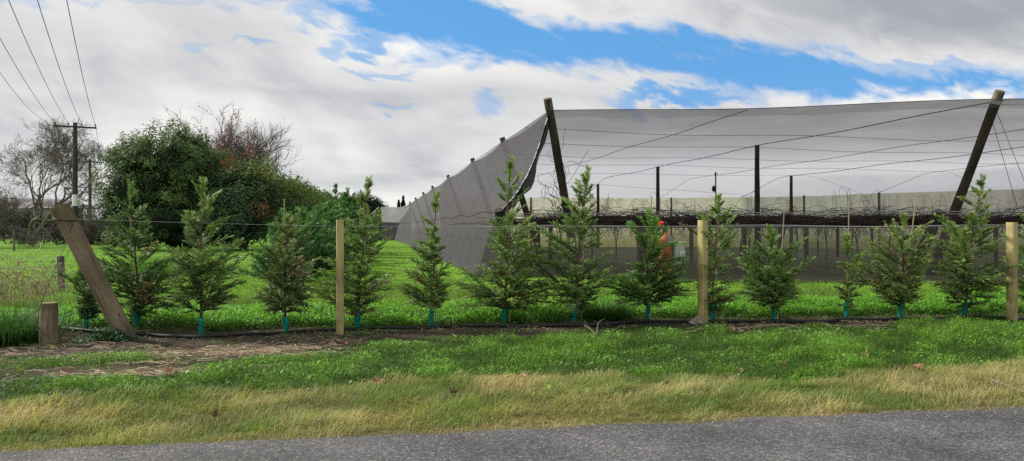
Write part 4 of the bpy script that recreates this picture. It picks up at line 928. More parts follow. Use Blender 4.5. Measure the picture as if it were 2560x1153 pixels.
# climbing shoots on the left leaning pole
cs = MB()
for i in range(9):
    s = Rv.random()*.5; t = np.linspace(0, 1, 12); base = np.array([1.75, 24.9, 1.9]); tipp = np.array([1.30+.25*Rv.normal(), 23.9, 2.6+2.2*Rv.random()])
    p = base[None]*(1-t[:, None])+tipp[None]*t[:, None]; p[:, 0] += .10*np.sin(t*14+i)+.05*np.sin(t*31+i*2); p[:, 2] += .05*np.sin(t*20+i); cs.tube(p, np.linspace(.016, .006, 12), 4)
for i in range(8):
    t = np.linspace(0, 1, 8); b = np.array([1.5+.3*Rv.normal(), 24.2, 2.2+1.6*Rv.random()]); dd = np.array([Rv.normal()*.7, 0, Rv.normal()*.4-.1]); p = b+dd*t[:, None]; p[:, 2] += .12*np.sin(t*5+i); cs.tube(p, .006, 4)
tag(cs.build('climbing_vine', M['cane']), 'dry tangled vine shoots climbing beside the left leaning pole', 'vine')
# pergola posts and vine trunks beneath the canopy
PG = 'dark posts holding up the vines'
pgs = [(1345, 668, 'thin'), (1376, 662, 'dark'), (1455, 655, 'dark'), (1728, 662, 'pale grey'), (1862, 650, 'dark'), (2016, 668, 'dark'), (2094, 642, 'dark'), (2180, 630, 'dark'), (2420, 650, 'dark'), (2490, 668, 'dark')]
for i, (px, py, l_) in enumerate(pgs):
    b = P(px, py); t = b.copy(); t[2] = 1.75; nb_ = ['first', 'second', 'third', 'fourth', 'fifth', 'sixth', 'seventh', 'eighth', 'ninth', 'tenth'][i]
    roundpost('pergola_post', b, t, .085, .08, [M['post_grey'] if l_ == 'pale grey' else M['pole_dark'], M['pole_dark']], f'{l_} upright post under the vine canopy, {nb_} counted from the left', 'post', PG, n=10)
VT = 'vine trunks under the canopy'
vts = [(1295, 655), (1318, 648), (1400, 652), (1432, 640), (1480, 650), (1540, 645), (1852, 655), (1872, 648), (1900, 640), (1990, 650), (2045, 640), (2066, 652), (2130, 640), (2143, 652), (2225, 645), (2380, 650), (2450, 645)]
for i, (px, py) in enumerate(vts):
    b = P(px, py); root = empty('vine', b, f'thin twisted vine trunk below the canopy, number {i+1} counted from the left', 'vine', VT)
    mb = MB()
    for q in range(2):
        t = np.linspace(0, 1, 12); ph = Rv.random()*6; p = np.stack([.10*np.sin(t*5+ph)*t+q*.08*t, .06*np.cos(t*4+ph)*t, t*1.68], -1); mb.tube(p, np.linspace(.032-.01*q, .02, 12), 6)
    for q in range(5):
        t = np.linspace(0, 1, 7); a = Rv.random()*6.28; p = np.stack([.35*np.cos(a)*t+.05*np.sin(t*9+q), .3*np.sin(a)*t, 1.68-(.2+.5*Rv.random())*np.sin(t*3.0)], -1); mb.tube(p, .009, 4)
    mb.build('trunk', M['cane'], root, True)
    if i % 3 != 1:
        gb = MB(); gb.tube(np.array([[0, 0, 0], [.01, 0, .2], [.02, 0, .38]]), [.05, .055, .06], 10, False); gb.build('guard_sleeve', M['guard'], root, True)

# ------------------------------------------------------------------ orange riser, control box, red bucket, lantern mast
RB = P(1664, 742); rd = RB[1]; s_ = rd/F
root = empty('irrigation_riser', RB, 'rusty orange steel irrigation riser pipe with red capped valve', 'pump')
def rel(px, py, dd=0): return P(px, py, rd+dd)-RB
mb = MB(); mb.tube(np.array([[0, 0, -.05], [0, 0, .3], [0, 0, rel(1664, 620)[2]], [0, 0, rel(1664, 604)[2]]]), [.148, .144, .144, .14], 20)
mb.tube(np.array([[0, 0, 0.0], [0, 0, .035]]), .27, 20); mb.build('riser_pipe', M['rust'], root, True)
z1 = rel(1664, 606)[2]; z2 = rel(1664, 586)[2]
mb = MB(); mb.tube(np.array([[0, 0, z1-.02], [0, 0, z1+.1], [0, 0, z2-.02], [0, 0, z2+.03]]), [.145, .14, .09, .05], 20)
mb.tube(np.array([[-.02, -.02, z1+.03], [-.12, -.08, z1+.02], [-.2, -.12, z1-.05]]), [.06, .075, .06], 12); mb.build('dome', M['rust'], root, True)
mb = MB(); mb.tube(np.array([[.05, -.03, z1-.02], [.06, -.03, z1+.09], [.05, -.03, z1+.17]]), [.12, .115, .05], 18); mb.build('grey_cap', M['greytank'], root, True)
z3 = rel(1664, 566)[2]
mb = MB(); mb.tube(np.array([[0, 0, z2], [0, 0, z3-.05]]), .045, 14); mb.tube(np.array([[0, 0, z3-.09], [0, 0, z3-.06]]), .058, 14); mb.build('neck_pipe', M['rust'], root, True)
z4 = rel(1660, 560)[2]
mb = MB(); mb.tube(np.array([[0, 0, z3-.06], [0, 0, z3+.0]]), .055, 12); mb.tube(np.array([[.06, 0, z3+.005], [.0, 0, z4+.005], [-.07, 0, z4+.005]]), [.03, .05, .045], 12); mb.build('elbow', M['blackplastic'], root, True)
mb = MB(); mb.tube(np.array([[-.06, 0, z4+.0], [-.15, 0, z4+.005]]), [.062, .058], 12); mb.build('red_cap', M['red'], root, True)
mb = MB(); mb.tube(np.array([rel(1640, 742), rel(1620, 738), rel(1612, 742)]), .07, 12); mb.build('outlet_pipe', M['rust'], root, True)
# control box on its own post
bx = P(1693, 735, rd+.05); bx[2] = 0
root = empty('control_box', bx, 'weathered grey electrical control box mounted on a post beside the orange riser', 'electrical box')
def relb(px, py): return P(px, py, rd+.05)-bx
top, bot = relb(1694, 607)[2], relb(1694, 660)[2]; wz = 28*s_
mb = MB(); mb.box([0.02, 0, (top+bot)/2], [wz, .2, top-bot], Matrix.Rotation(.25, 3, 'Z')); o = mb.build('case', M['boxgrey'], root); md = o.modifiers.new('b', 'BEVEL'); md.width = .012; md.segments = 2
mb = MB(); R_ = Matrix.Rotation(.25, 3, 'Z'); mb.box(np.array([0.02, 0, top+.012]), [wz+.03, .24, .022], R_); mb.build('lid', M['boxedge'], root)
mb = MB(); mb.box(np.array(R_ @ Vector((.06, -.105, 0)))+np.array([0.02, 0, bot+(top-bot)*.42]), [.11, .03, .18], R_); o = mb.build('hatch', M['boxedge'], root)
mb = MB(); mb.box(np.array(R_ @ Vector((.06, -.122, 0)))+np.array([0.02, 0, bot+(top-bot)*.42]), [.085, .012, .15], R_); o = mb.build('hatch_panel', M['boxgrey'], root)
mb = MB(); mb.tube(smooth_path([[.09, -.16, bot+.12], [.10, -.18, bot+.02], [.05, -.14, bot-.10], [.0, -.1, bot-.2], [-.06, -.1, bot-.28], [-.08, -.1, bot-.42]], 5), .022, 8); mb.tube(smooth_path([[-.04, -.1, bot], [-.03, -.14, bot-.15], [-.06, -.12, bot-.3]], 5), .025, 8); mb.build('conduit', M['blackplastic'], root, True)
mb = MB(); mb.box([-.10, .06, bot/2+.2], [.05, .05, bot+.4-.02]); mb.build('box_post', M['rust'], root)
mb = MB(); mb.tube(smooth_path([[-.1, 0, top+.02], [-.06, 0, top+.22], [.04, 0, top+.36], [.10, 0, top+.46], [.15, 0, top+.42], [.12, 0, top+.62]], 5), .009, 6); mb.tube(np.array([[.10, 0, top+.44], [.12, 0, top+.46]]), [.04, .035], 8); mb.build('sensor_lead', M['blackplastic'], root, True)
q = P(1689, 724, rd+.15); q[2] = 0; mb = MB(); mb.tube(np.array([[0, 0, 0], [0, 0, .08], [-.02, 0, .16], [-.03, 0, .21]]), [.085, .08, .06, .03], 14); tag(mb.build('red_bucket', M['red'], smooth=True, loc=q), 'small red plastic fitting in the grass at the foot of the control box', 'pipe fitting')
# mast with a round lantern-like scarer above the vines
d = 30.; q = P(1789, 640, d); q[2] = 0; root = empty('mast', q, 'slender mast with a small cross arm and dark round lamp above the vines', 'mast')
tz = P(1789, 430, d)[2]; mb = MB(); mb.tube(np.array([[0, 0, 0], [.01, 0, tz*.5], [0, 0, tz]]), [.035, .03, .026], 8); mb.build('pole', M['pole_dark'], root, True)
mb = MB(); mb.tube(np.array([[-.08, 0, tz-.1], [.08, 0, tz-.07]]), .02, 6); mb.build('cross_arm', M['pole_dark'], root)
zc = P(1789, 472, d)[2]; th = np.linspace(0, math.pi, 9); mb = MB(); mb.tube(np.array([[-.075, 0, zc-.13*math.cos(t)] for t in th]), .075*np.sin(th)+.004, 12); mb.build('lamp', M['blackplastic'], root, True)
q = P(2018, 690, 22.5)

# ------------------------------------------------------------------ trees and hedges on the left
def leafblob(mb, ell, n, size, dark, light, R, clump=26, lumps=.22, shoots=0, top_light=.5):
    """leaf clumps spread over the shells of several ellipsoids. ell = [(centre, radii), ...]"""
    vol = np.array([e[1][0]*e[1][2]+e[1][1]*e[1][2] for e in ell], float); pr = vol/vol.sum(); nc = n//clump
    which = R.choice(len(ell), nc, p=pr); cen = np.array([ell[w][0] for w in which], float); rad = np.array([ell[w][1] for w in which], float)
    dr = nrm(R.normal(size=(nc, 3))); dr[:, 2] = np.where(dr[:, 2] < -.6, -dr[:, 2], dr[:, 2])
    lum = 1+lumps*np.sin(dr[:, 0]*5+which*2.)*np.cos(dr[:, 2]*6+which)+lumps*.5*R.normal(size=nc)
    depth = 1-.5*R.random(nc)**2.2
    cc = cen+dr*rad*(lum*depth)[:, None]
    keep = cc[:, 2] > .1; cc, dr, depth = cc[keep], dr[keep], depth[keep]; nc = len(cc)
    lf = cc[:, None]+R.normal(size=(nc, clump, 3))*size*np.array([2.4, 2.4, 2.0]); lf = lf.reshape(-1, 3); m = len(lf)
    nn = nrm(np.repeat(dr, clump, 0)*1.1+R.normal(size=(m, 3))*.62+np.array([0, 0, .35]))
    a = nrm(np.cross(nn, R.normal(size=(m, 3)))); b = np.cross(nn, a); s = size*(.6+.8*R.random(m))[:, None]
    V = np.stack([lf-a*s, lf-b*s*.45, lf+a*s, lf+b*s*.45], 1).reshape(-1, 3)
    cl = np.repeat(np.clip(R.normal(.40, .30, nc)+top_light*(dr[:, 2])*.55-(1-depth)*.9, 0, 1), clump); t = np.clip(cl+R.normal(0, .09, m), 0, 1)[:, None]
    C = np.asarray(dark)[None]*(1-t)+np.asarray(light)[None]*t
    mb.add(V, np.arange(m)[:, None]*4+[0, 1, 2, 3], np.repeat(C, 4, 0))
    for _ in range(shoots):
        w = R.integers(len(ell)); c, r_ = np.array(ell[w][0]), np.array(ell[w][1]); a_ = R.random()*6.28; f_ = R.random()*.75
        p = c+np.array([math.cos(a_)*r_[0]*f_, math.sin(a_)*r_[1]*f_, r_[2]*math.sqrt(1-f_*f_)*1.0]); k = 26; t = R.random(k); hh = R.uniform(.5, 1.3)
        lf = p+np.stack([R.normal(0, .09, k), R.normal(0, .09, k), t*hh-.1], -1); nn = nrm(R.normal(size=(k, 3))); a = nrm(np.cross(nn, R.normal(size=(k, 3)))); b = np.cross(nn, a); s = size*.75
        mb.add(np.stack([lf-a*s, lf-b*s*.45, lf+a*s, lf+b*s*.45], 1).reshape(-1, 3), np.arange(k)[:, None]*4+[0, 1, 2, 3], np.repeat(np.repeat([light], k, 0)*R.uniform(.6, 1.1, (k, 1)), 4, 0))
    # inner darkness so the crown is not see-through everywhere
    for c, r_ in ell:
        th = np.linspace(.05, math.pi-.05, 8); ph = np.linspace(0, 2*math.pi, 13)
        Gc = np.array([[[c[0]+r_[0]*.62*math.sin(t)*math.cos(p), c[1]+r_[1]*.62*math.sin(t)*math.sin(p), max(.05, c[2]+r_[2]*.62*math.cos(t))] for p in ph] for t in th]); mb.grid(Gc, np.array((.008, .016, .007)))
def PX(px, py, d): return P(px, py, d)
Rt = np.random.default_rng(9)
def tree_leafy(name, base, ell, n, size, dark, light, label, cat, group=None, trunk=.2, shoots=0, clump=26, lumps=.22):
    root = empty(name, base, label, cat, group); mb = MB(); leafblob(mb, ell, n, size, dark, light, Rt, clump, lumps, shoots)
    reloc(mb, base).build('crown', M['leaf'], root)
    w = MB(); b = np.zeros(3)
    for c, r_ in ell[:4]:
        t = np.linspace(0, 1, 6)[:, None]; e = np.asarray(c)-np.asarray(base); p = b*(1-t)+e*t+np.array([0, 0, .6])*np.sin(t*3.1)*.3; w.tube(p, np.linspace(trunk, trunk*.3, 6), 7)
    w.build('trunk', M['twig'], root, True); return root
DK, LT_ = (.018, .040, .016), (.14, .21, .065)
d = 52.
def E(px, py, rx, rz, dep, ry=None):
    m_ = dep/F; c = P(px, py, dep); return (c, np.array([rx*m_, (ry or rx)*m_, rz*m_]))
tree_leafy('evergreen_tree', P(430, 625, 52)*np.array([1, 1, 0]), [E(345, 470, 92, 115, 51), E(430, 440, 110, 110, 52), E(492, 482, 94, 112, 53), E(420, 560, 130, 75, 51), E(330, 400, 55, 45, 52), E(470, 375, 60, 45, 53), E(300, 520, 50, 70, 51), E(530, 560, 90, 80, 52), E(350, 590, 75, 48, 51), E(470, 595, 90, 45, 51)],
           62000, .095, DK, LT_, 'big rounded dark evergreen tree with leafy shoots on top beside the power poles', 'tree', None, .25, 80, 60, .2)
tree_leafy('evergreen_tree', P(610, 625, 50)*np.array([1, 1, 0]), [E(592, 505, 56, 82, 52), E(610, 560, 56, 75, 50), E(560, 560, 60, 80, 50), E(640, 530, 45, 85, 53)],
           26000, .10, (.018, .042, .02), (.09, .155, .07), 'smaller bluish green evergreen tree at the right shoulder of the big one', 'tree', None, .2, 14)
# hedge running back
root = empty('tall_hedge', (-19, 56, 0), 'long tall leafy hedge receding behind the row of young conifers', 'hedge'); mb = MB(); ell = []
for i in range(15):
    d = 53+i*4.3; X = -17.9-.155*(d-52); hh = 5.9+.35*math.sin(i*1.9); ell.append((np.array([X-.4, d, hh*.5]), np.array([2.3, 2.9, hh*.52])))
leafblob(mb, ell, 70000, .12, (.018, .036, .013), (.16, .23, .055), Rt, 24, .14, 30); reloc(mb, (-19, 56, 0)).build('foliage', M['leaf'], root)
for (px, py, dd) in ((655, 525, 50), (620, 380, 53), (575, 405, 51.5), (660, 440, 54), (665, 545, 52)):
    ab = MB(); c = P(px, py, dd-1.6); k = 60; lf = c+Rt.normal(size=(k, 3))*np.array([.3, .3, .38]); nn = nrm(Rt.normal(size=(k, 3))); a = nrm(np.cross(nn, Rt.normal(size=(k, 3)))); b = np.cross(nn, a); s = .09
    ab.add(np.stack([lf-a*s, lf-b*s*.5, lf+a*s, lf+b*s*.5], 1).reshape(-1, 3), np.arange(k)[:, None]*4+[0, 1, 2, 3], np.repeat(np.array([[.28, .07, .02]])*Rt.uniform(.5, 1.2, (k, 1)), 4, 0))
    reloc(ab, (-19, 56, 0)).build('autumn_sprig', M['leaf'], root)['kind'] = 'stuff'
# bare trees
def baretree(name, base, H, spread, seed, label, cat, mat, levels=5, r0=.22, n0=5, leaves=None, up=.5, wig=.18, kids=4, group=None, forks=None, minr=.012):
    R = np.random.default_rng(seed); root = empty(name, base, label, cat, group); w = MB(); tips = []
    def grow(p, dr, ln, r, lev):
        k = 6 if lev < 3 else 4; pts = [p]; dd = dr
        for i in range(k):
            dd = nrm(dd+R.normal(0, wig, 3)+np.array([0, 0, .05*up])); pts.append(pts[-1]+dd*ln/k)
        pts = np.array(pts); w.tube(pts, np.linspace(r, max(r*.55, minr*.6), k+1), 7 if lev < 2 else (4 if lev < 4 else 3), False)
        if lev >= levels: tips.append(pts); return
        nk = kids if lev > 0 else n0
        for j in range(nk):
            t = R.uniform(.35, 1) if j else 1.0; i = min(k, int(round(t*k))); a = R.random()*6.28
            perp = nrm(np.cross(dd, [math.cos(a), math.sin(a), .3])); sp = spread*R.uniform(.6, 1.2)
            nd2 = nrm(dd+perp*sp+np.array([0, 0, .12*up])); grow(pts[i], nd2, ln*R.uniform(.58, .82), max(minr, r*.55*(1.0 if j == 0 else .85)), lev+1)
    f = forks or [(0, 0, 1)]
    for q in f: grow(np.array([q[0]*.15, 0, -.1]), nrm(np.array(q, float)), H*.30, r0, 0)
    w.build('trunk', mat, root, False)
    if leaves:
        nl, sz, cols, side = leaves; T = np.vstack(tips); T = T[side(T)]
        c = T[R.integers(0, len(T), nl)]+R.normal(0, .12, (nl, 3)); nn = nrm(R.normal(size=(nl, 3))); a = nrm(np.cross(nn, R.normal(size=(nl, 3)))); b = np.cross(nn, a)
        m2 = MB(); m2.add(np.stack([c-a*sz, c-b*sz*.6, c+a*sz, c+b*sz*.6], 1).reshape(-1, 3), np.arange(nl)[:, None]*4+[0, 1, 2, 3], np.repeat(np.array(cols)[R.integers(0, len(cols), nl)]*R.uniform(.6, 1.3, (nl, 1)), 4, 0)); m2.build('leaves', M['leaf'], root)
    return root
q = P(590, 610, 62); q[2] = 0
baretree('autumn_tree', q, 13.4, .6, 4, 'tall half bare tree with dark red leaves behind the evergreens', 'tree', M['twig_far'], 5, .24, 6, (1500, .08, [(.18, .03, .04), (.26, .05, .045), (.12, .025, .025)], lambda T: (T[:, 0] < -.3+.55*(T[:, 2]-7)) & (T[:, 2] > 7.5)), .75, .12, 4, forks=[(-.16, 0, 1), (.16, .1, 1), (0, -.1, 1)])
q = P(78, 640, 66); q[2] = 0
baretree('bare_tree', q, 15.6, .62, 21, 'large bare grey willow with twisted limbs left of the power poles', 'tree', M['twig_far'], 7, .21, 4, None, .55, .24, 3, forks=[(-.4, 0, 1), (.05, 0, 1.0), (.32, 0, 1)])
q = P(-60, 640, 56); q[2] = 0
baretree('bare_tree', q, 7.6, .8, 23, 'low bare tree with drooping twigs at the left edge of the photo', 'tree', M['twig_far'], 5, .18, 5, None, .1, .24, 4, forks=[(.35, 0, .8), (-.2, 0, 1)])
for i, (px, hh, l_) in enumerate(((20, 3.6, 'grey bare shrub below the big willow, beside the house roof'), (150, 3.6, 'grey bare shrub behind the top of the leaning post'), (285, 4.6, 'pale bare shrub between the far power pole and the evergreen'), (225, 4.4, 'bare shrub at the foot of the near power pole'))):
    q = P(px, 620, 72-i); q[2] = 0; baretree('bare_shrub', q, hh, .95, 60+i, l_, 'shrub', M['twig_far'], 5, .07, 6, None, .15, .25, 4, group='bare grey shrubs along the paddock fence', forks=[(-.5, 0, .8), (.1, .3, 1), (.6, -.2, .8)])
q = P(757, 600, 82); q[2] = 0
baretree('autumn_shrub', q, 7.4, .5, 33, 'thin tree with a few orange brown leaves above the hedge', 'tree', M['twig_far'], 4, .10, 5, (260, .11, [(.30, .13, .06), (.20, .10, .06)], lambda T: T[:, 2] > 3.5), .6, .12, 3)
for i, (px, d_, hh, l_) in enumerate(((836, 46, 4.2, 'feathery bluish conifer top showing over the conifer row'),)):
    q = P(px, 600, d_); q[2] = 0
    conifer('feathery_conifer', q, hh, [(.4, .6), (1.4, .8), (hh*.7, .5), (hh*.9, .25), (hh*.99, .05)], (.1, 0), 77, l_, 'conifer', None, dens=.5, nscale=2.2, K=7, lift=18, dark=(.03, .065, .04), light=(.08, .15, .075), guard=False, brown=0, tr=.05)
# dark hedge belt, clipped hedge
root = empty('boundary_hedge', (-55, 86, 0), 'dark scrubby boundary hedge along the back of the paddock', 'hedge'); mb = MB()
leafblob(mb, [(np.array([X, 88+.6*math.sin(X), 1.6+.3*math.sin(X*.7)]), np.array([2.6, 1.6, 1.9+.4*math.sin(X*1.3)])) for X in np.arange(-76, -40, 2.4)], 26000, .14, (.010, .016, .009), (.04, .052, .026), Rt, 20, .2, 10); reloc(mb, (-55, 86, 0)).build('foliage', M['leaf'], root)
root = empty('clipped_hedge', P(283, 604, 84)*np.array([1, 1, 0]), 'low clipped dark green hedge right of the far power pole', 'hedge'); mb = MB()
leafblob(mb, [(P(262, 583, 83), np.array([1.0, 1, 1.15])), (P(283, 584, 83), np.array([1.0, 1, 1.1])), (P(305, 583, 83), np.array([1.0, 1, 1.1])), (P(318, 585, 83), np.array([.9, 1, 1.0]))], 7000, .09, (.010, .022, .010), (.04, .075, .025), Rt, 20, .06); reloc(mb, P(283, 604, 84)*np.array([1, 1, 0])).build('foliage', M['leaf'], root)
# pines far away
root_b = P(905, 590, 190)*np.array([1, 1, 0]); m_ = 190/F
tree_leafy('pine_tree', root_b, [E(885, 528, 22, 30, 190), E(910, 515, 24, 26, 190), E(938, 522, 20, 22, 190), E(920, 545, 40, 28, 190), E(955, 530, 9, 12, 190), E(870, 545, 20, 20, 190)], 14000, .28, (.008, .018, .010), (.03, .05, .026), 'dark group of distant pines behind the far netting', 'trees', None, .3, 0, 20)
for px, pyt, w_, l_ in ((1008, 492, 11, 'taller pointed fir above the far netting'), (997, 502, 9, 'shorter pointed fir beside the taller one above the far netting')):
    d_ = 170; q = P(px, 590, d_); q[2] = 0; H = EYE+(HZ-pyt)/F*d_; root = empty('fir_tree', q, l_, 'tree', 'distant firs'); mb = MB(); n = 2600; t = Rt.random(n)**.8; z = 3+(H-3)*t; rr = w_*d_/F*(1.03-t)*(.55+.6*Rt.random(n))*(1-.25*np.sin(z*4.2)); a_ = Rt.random(n)*6.28
    leaflets(mb, rr*np.cos(a_), rr*np.sin(a_), z, .16+.12*Rt.random(n), jit(np.repeat([[.012, .026, .015]], n, 0), .5), .8); mb.build('crown', M['leaf'], root); mb = MB(); mb.tube(np.array([[0, 0, 0], [0, 0, H*.9]]), [.25, .05], 6); mb.build('trunk', M['twig'], root)
# house behind the hedge
hb = P(85, 600, 104); hb[2] = 0; root = empty('house', hb, 'low house with purple grey roof mostly hidden behind the bare trees', 'house')
hw_ = 5.2; ze = 1.55+50/F*104; zr = 1.55+76/F*104
mb = MB(); mb.box([0, 0, ze/2], [2*hw_, 6, ze]); mb.build('wall', M['houseWall'], root)
mb = MB(); V = np.array([[-hw_-.4, -3.5, ze-.1], [hw_+2.4, -3.5, ze-.1], [hw_-.6, 0, zr-.3], [-hw_+1.0, 0, zr], [-hw_-.4, 3.5, ze-.1], [hw_+2.4, 3.5, ze-.1]]); mb.add(V, [[0, 1, 2, 3], [4, 3, 2, 5]]); mb.add(V, [[0, 3, 4], [1, 5, 2]]); mb.build('roof', M['roofiron'], root)
for X in (-3, 0.5, 3.4):
    mb = MB(); mb.box([X, -3.02, 1.5], [1.3, .06, 1.1]); o = mb.build('window', M['glass'], root)
# paddock fence: posts and wires
FG = 'paddock fence posts'
fps = [(35, 627, 572, .075, 'thick wooden post standing forward in the paddock at far left'), (110, 611, 577, .085, 'brown paddock post left of the leaning post, seen before the dark hedge'), (133, 609, 580, .05, 'thin grey paddock post close beside the brown one'), (216, 607, 580, .05, 'thin paddock post just left of the far power pole'), (330, 607, 578, .05, 'thin paddock post right of the clipped hedge'), (365, 608, 580, .06, 'paddock post in front of the big evergreen')]
for (px, pb, pt, r_, l_) in fps:
    b = P(px, pb); roundpost('paddock_post', b, P(px, pt, b[1]), r_, r_, [M['post_grey'] if 'grey' in l_ else M['post_old'], M['post_end']], l_, 'fence post', FG, n=8)
mb = MB()
for z in (.35, .7, 1.05, 1.4):
    mb.tube(np.array([[X, 80-.0*X, z] for X in np.linspace(-62, -38, 12)]), .014, 4)
tag(mb.build('paddock_wire', M['wire']), 'thin horizontal wires of the far paddock fence', 'wire')
mb = MB()
for z in (.45, .62, .85, 1.0):
    a_ = OLDP+np.array([0, -.085, z]); b_ = P(-120, 650, 14.5); b_[2] = z+.1; mb.tube(np.array([a_, (a_+b_)/2+np.array([0, 0, -.03]), b_]), .004, 4)
tag(mb.build('side_wire', M['wire']), 'thin wires leading left from the grey weathered fence post', 'wire')

# ------------------------------------------------------------------ utility poles and lines
UG = 'wooden utility poles'
pd = np.array([-14.9, 28.0]); pd /= np.linalg.norm(pd); px_ = np.array([pd[1], -pd[0]])
def upole(px, pyt, d, label, r):
    b = P(px, 600, d); b[2] = 0; zt = P(px, pyt, d)[2]; root = empty('utility_pole', b, label, 'utility pole', UG)
    mb = MB(); mb.tube(np.array([[0, 0, -.3], [0, 0, zt*.5], [0, 0, zt]]), [r*1.2, r, r*.85], 14); mb.build('pole', M['util'], root, True)
    zc = zt-.32; c3 = lambda s, z, o=-.16: [px_[0]*s+pd[0]*o, px_[1]*s+pd[1]*o, z]
    mb = MB(); rz = math.atan2(px_[1], px_[0]); Rm = Matrix.Rotation(rz, 3, 'Z'); mb.box(c3(0, zc), [2.75, .10, .12], Rm); mb.build('cross_arm', M['util'], root)
    for s in (-1, 1):
        mb = MB(); mb.tube(np.array([c3(s*.75, zc-.06, -.22), c3(s*.08, zc-.62, -.2)]), .022, 5); mb.build('brace', M['steel_bracket'], root)
    tops = []
    for s in (-1.28, -.42, .42, 1.28):
        mb = MB(); mb.tube(np.array([c3(s, zc+.05), c3(s, zc+.14), c3(s, zc+.15), c3(s, zc+.21), c3(s, zc+.22), c3(s, zc+.28)]), [.015, .015, .06, .05, .06, .03], 8); mb.build('insulator', M['porcelain'], root, True); tops.append(b+np.array(c3(s, zc+.24)))
    return root, tops, b
up1, tops1, ub1 = upole(188, 307, 54, 'near wooden utility pole with crossarm, insulators and a white band', .17)
mb = MB(); mb.tube(np.array([[0, 0, P(188, 515, 54)[2]], [0, 0, P(188, 487, 54)[2]]]), .185, 16, False); mb.build('white_band', M['white'], up1, True)
up2, tops2, ub2 = upole(225, 398, 82, 'far wooden utility pole with plain crossarm beside the evergreen', .16)
def span(a, b, sag, n=24):
    t = np.linspace(0, 1, n); p = a[None]*(1-t[:, None])+b[None]*t[:, None]; p[:, 2] -= 4*sag*t*(1-t); return p
ordw = ['leftmost', 'second', 'third', 'rightmost']
near = np.array([-11.9, 16.4]); 
for i in range(4):
    s = (-1.28, -.42, .42, 1.28)[i]; e = np.array([near[0]+px_[0]*s, near[1]+px_[1]*s, 9.6])
    mb = MB(); mb.tube(span(tops1[i], e, .55), .014, 4); mb.tube(span(tops1[i], tops2[i], .45), .014, 4)
    tag(mb.build('power_line', M['cable']), f'{ordw[i]} of the power lines carried over the two utility poles', 'power line', 'power lines')
mb = MB(); a_ = ub1+np.array([-1.2, 0, P(188, 317, 54)[2]-.05]); mb.tube(np.vstack([span(a_, P(-140, -60, 30), 1.3)]), .014, 4)
tag(mb.build('service_line', M['cable']), 'sagging service line drooping away from the near pole crossarm to the left', 'power line')

# ------------------------------------------------------------------ far netting block and shed
fb = P(950, 592, 92); fb[2] = 0; root = empty('far_netting', fb, 'distant grey netted shelter with a dark corner post beyond the grass track', 'netting'); mm = 92/F
zt = P(950, 517, 92)[2]
M['net_greyfar'] = netmat('distant_grey_cloth', .93, (.2, .2, .21), (.42, .42, .44), .05, (1, 1, 1), .5)
mb = MB(); mb.add([[0, 0, 0], [0, 0, zt], [3.6, 2, zt-.05], [3.6, 2, 0]], [[0, 1, 2, 3]]); mb.build('front_cloth', M['net_greyfar'], root)
M['net_far'] = netmat('distant_dark_cloth', .92, (.09, .088, .095), (.12, .12, .13), .1, (1, 1, 1), .4)
mb = MB(); mb.add([[-.02, -.03, 0], [-.02, -.03, zt-1.9], [3.6, 1.9, zt-2.0], [3.6, 1.9, 0]], [[0, 1, 2, 3]]); mb.add([[-.03, 0, zt], [-.03, 0, 0], [-2.6, .5, 0], [-2.4, .5, zt-2.2]], [[0, 1, 2, 3]]); mb.build('side_cloth', M['net_far'], root)
mb = MB(); mb.tube(np.array([[0, -.1, 0], [0, -.1, zt+.05]]), .15, 10); mb.build('corner_post', M['pole_dark'], root, True)
mb = MB(); mb.tube(np.array([[-2.5, .4, zt-2.2], [-.05, -.1, zt]]), .05, 6); mb.build('edge_cord', M['rope'], root)
sb = P(905, 592, 120); sb[2] = 0; root = empty('shed', sb, 'pale flat roofed shed edge just left of the far netting', 'shed')
mb = MB(); mb.box([0, 0, 1.4], [3.2, 3, 2.8]); mb.build('wall', M['houseWall'], root); mb = MB(); mb.box([.1, -.1, 2.98], [3.9, 3.6, .32]); mb.build('roof', M['white'], root)

# ------------------------------------------------------------------ foreground odds and ends
# rock
q = gp(1741, 820); mb = MB(); th = np.linspace(0, math.pi, 16); ph = np.linspace(0, 2*math.pi, 25); G = []
for t in th:
    row = []
    for p_ in ph:
        n = np.array([math.sin(t)*math.cos(p_), math.sin(t)*math.sin(p_), math.cos(t)]); k = .8+.3*math.sin(n[0]*3+1)*math.cos(n[1]*4)+.12*math.sin(n[2]*7+n[0]*5)+.06*math.sin(n[0]*13+n[1]*11)
        row.append(n*k*np.array([.135, .10, .085])+np.array([0, 0, .045]))
    G.append(row)
mb.grid(np.array(G)); tag(mb.build('rock', M['rock'], smooth=True, loc=q), 'rough pale rock lying at the foot of the middle squared post', 'rock')
def stick(pts, r, label, cat='stick', grp='dead sticks on the bare soil'):
    P3 = np.array([gp(a, b)+np.array([0, 0, z_]) for a, b, z_ in pts]); P3 = smooth_path(P3, 4); mb = MB(); mb.tube(P3, np.linspace(r, r*.5, len(P3))*(1+.15*np.sin(np.arange(len(P3))*2.1)), 7)
    return mb
mb = stick([(1888, 829, .03), (1930, 824, .04), (1965, 821, .05), (2010, 826, .03)], .016, ''); mb2 = stick([(1960, 822, .05), (1990, 812, .08)], .01, ''); 
for V_, Q_ in zip(mb2.v, [0]*9): pass
tag(mb.build('dead_stick', M['stick'], smooth=True), 'long pale dead stick on soil between rounded and small saplings', 'stick', 'dead sticks on the bare soil')
tag(stick([(2000, 832, .02), (2018, 826, .05), (2035, 822, .03)], .014, '').build('dead_stick', M['stick'], smooth=True), 'short thick dead stick lying right of the long pale stick', 'stick', 'dead sticks on the bare soil')
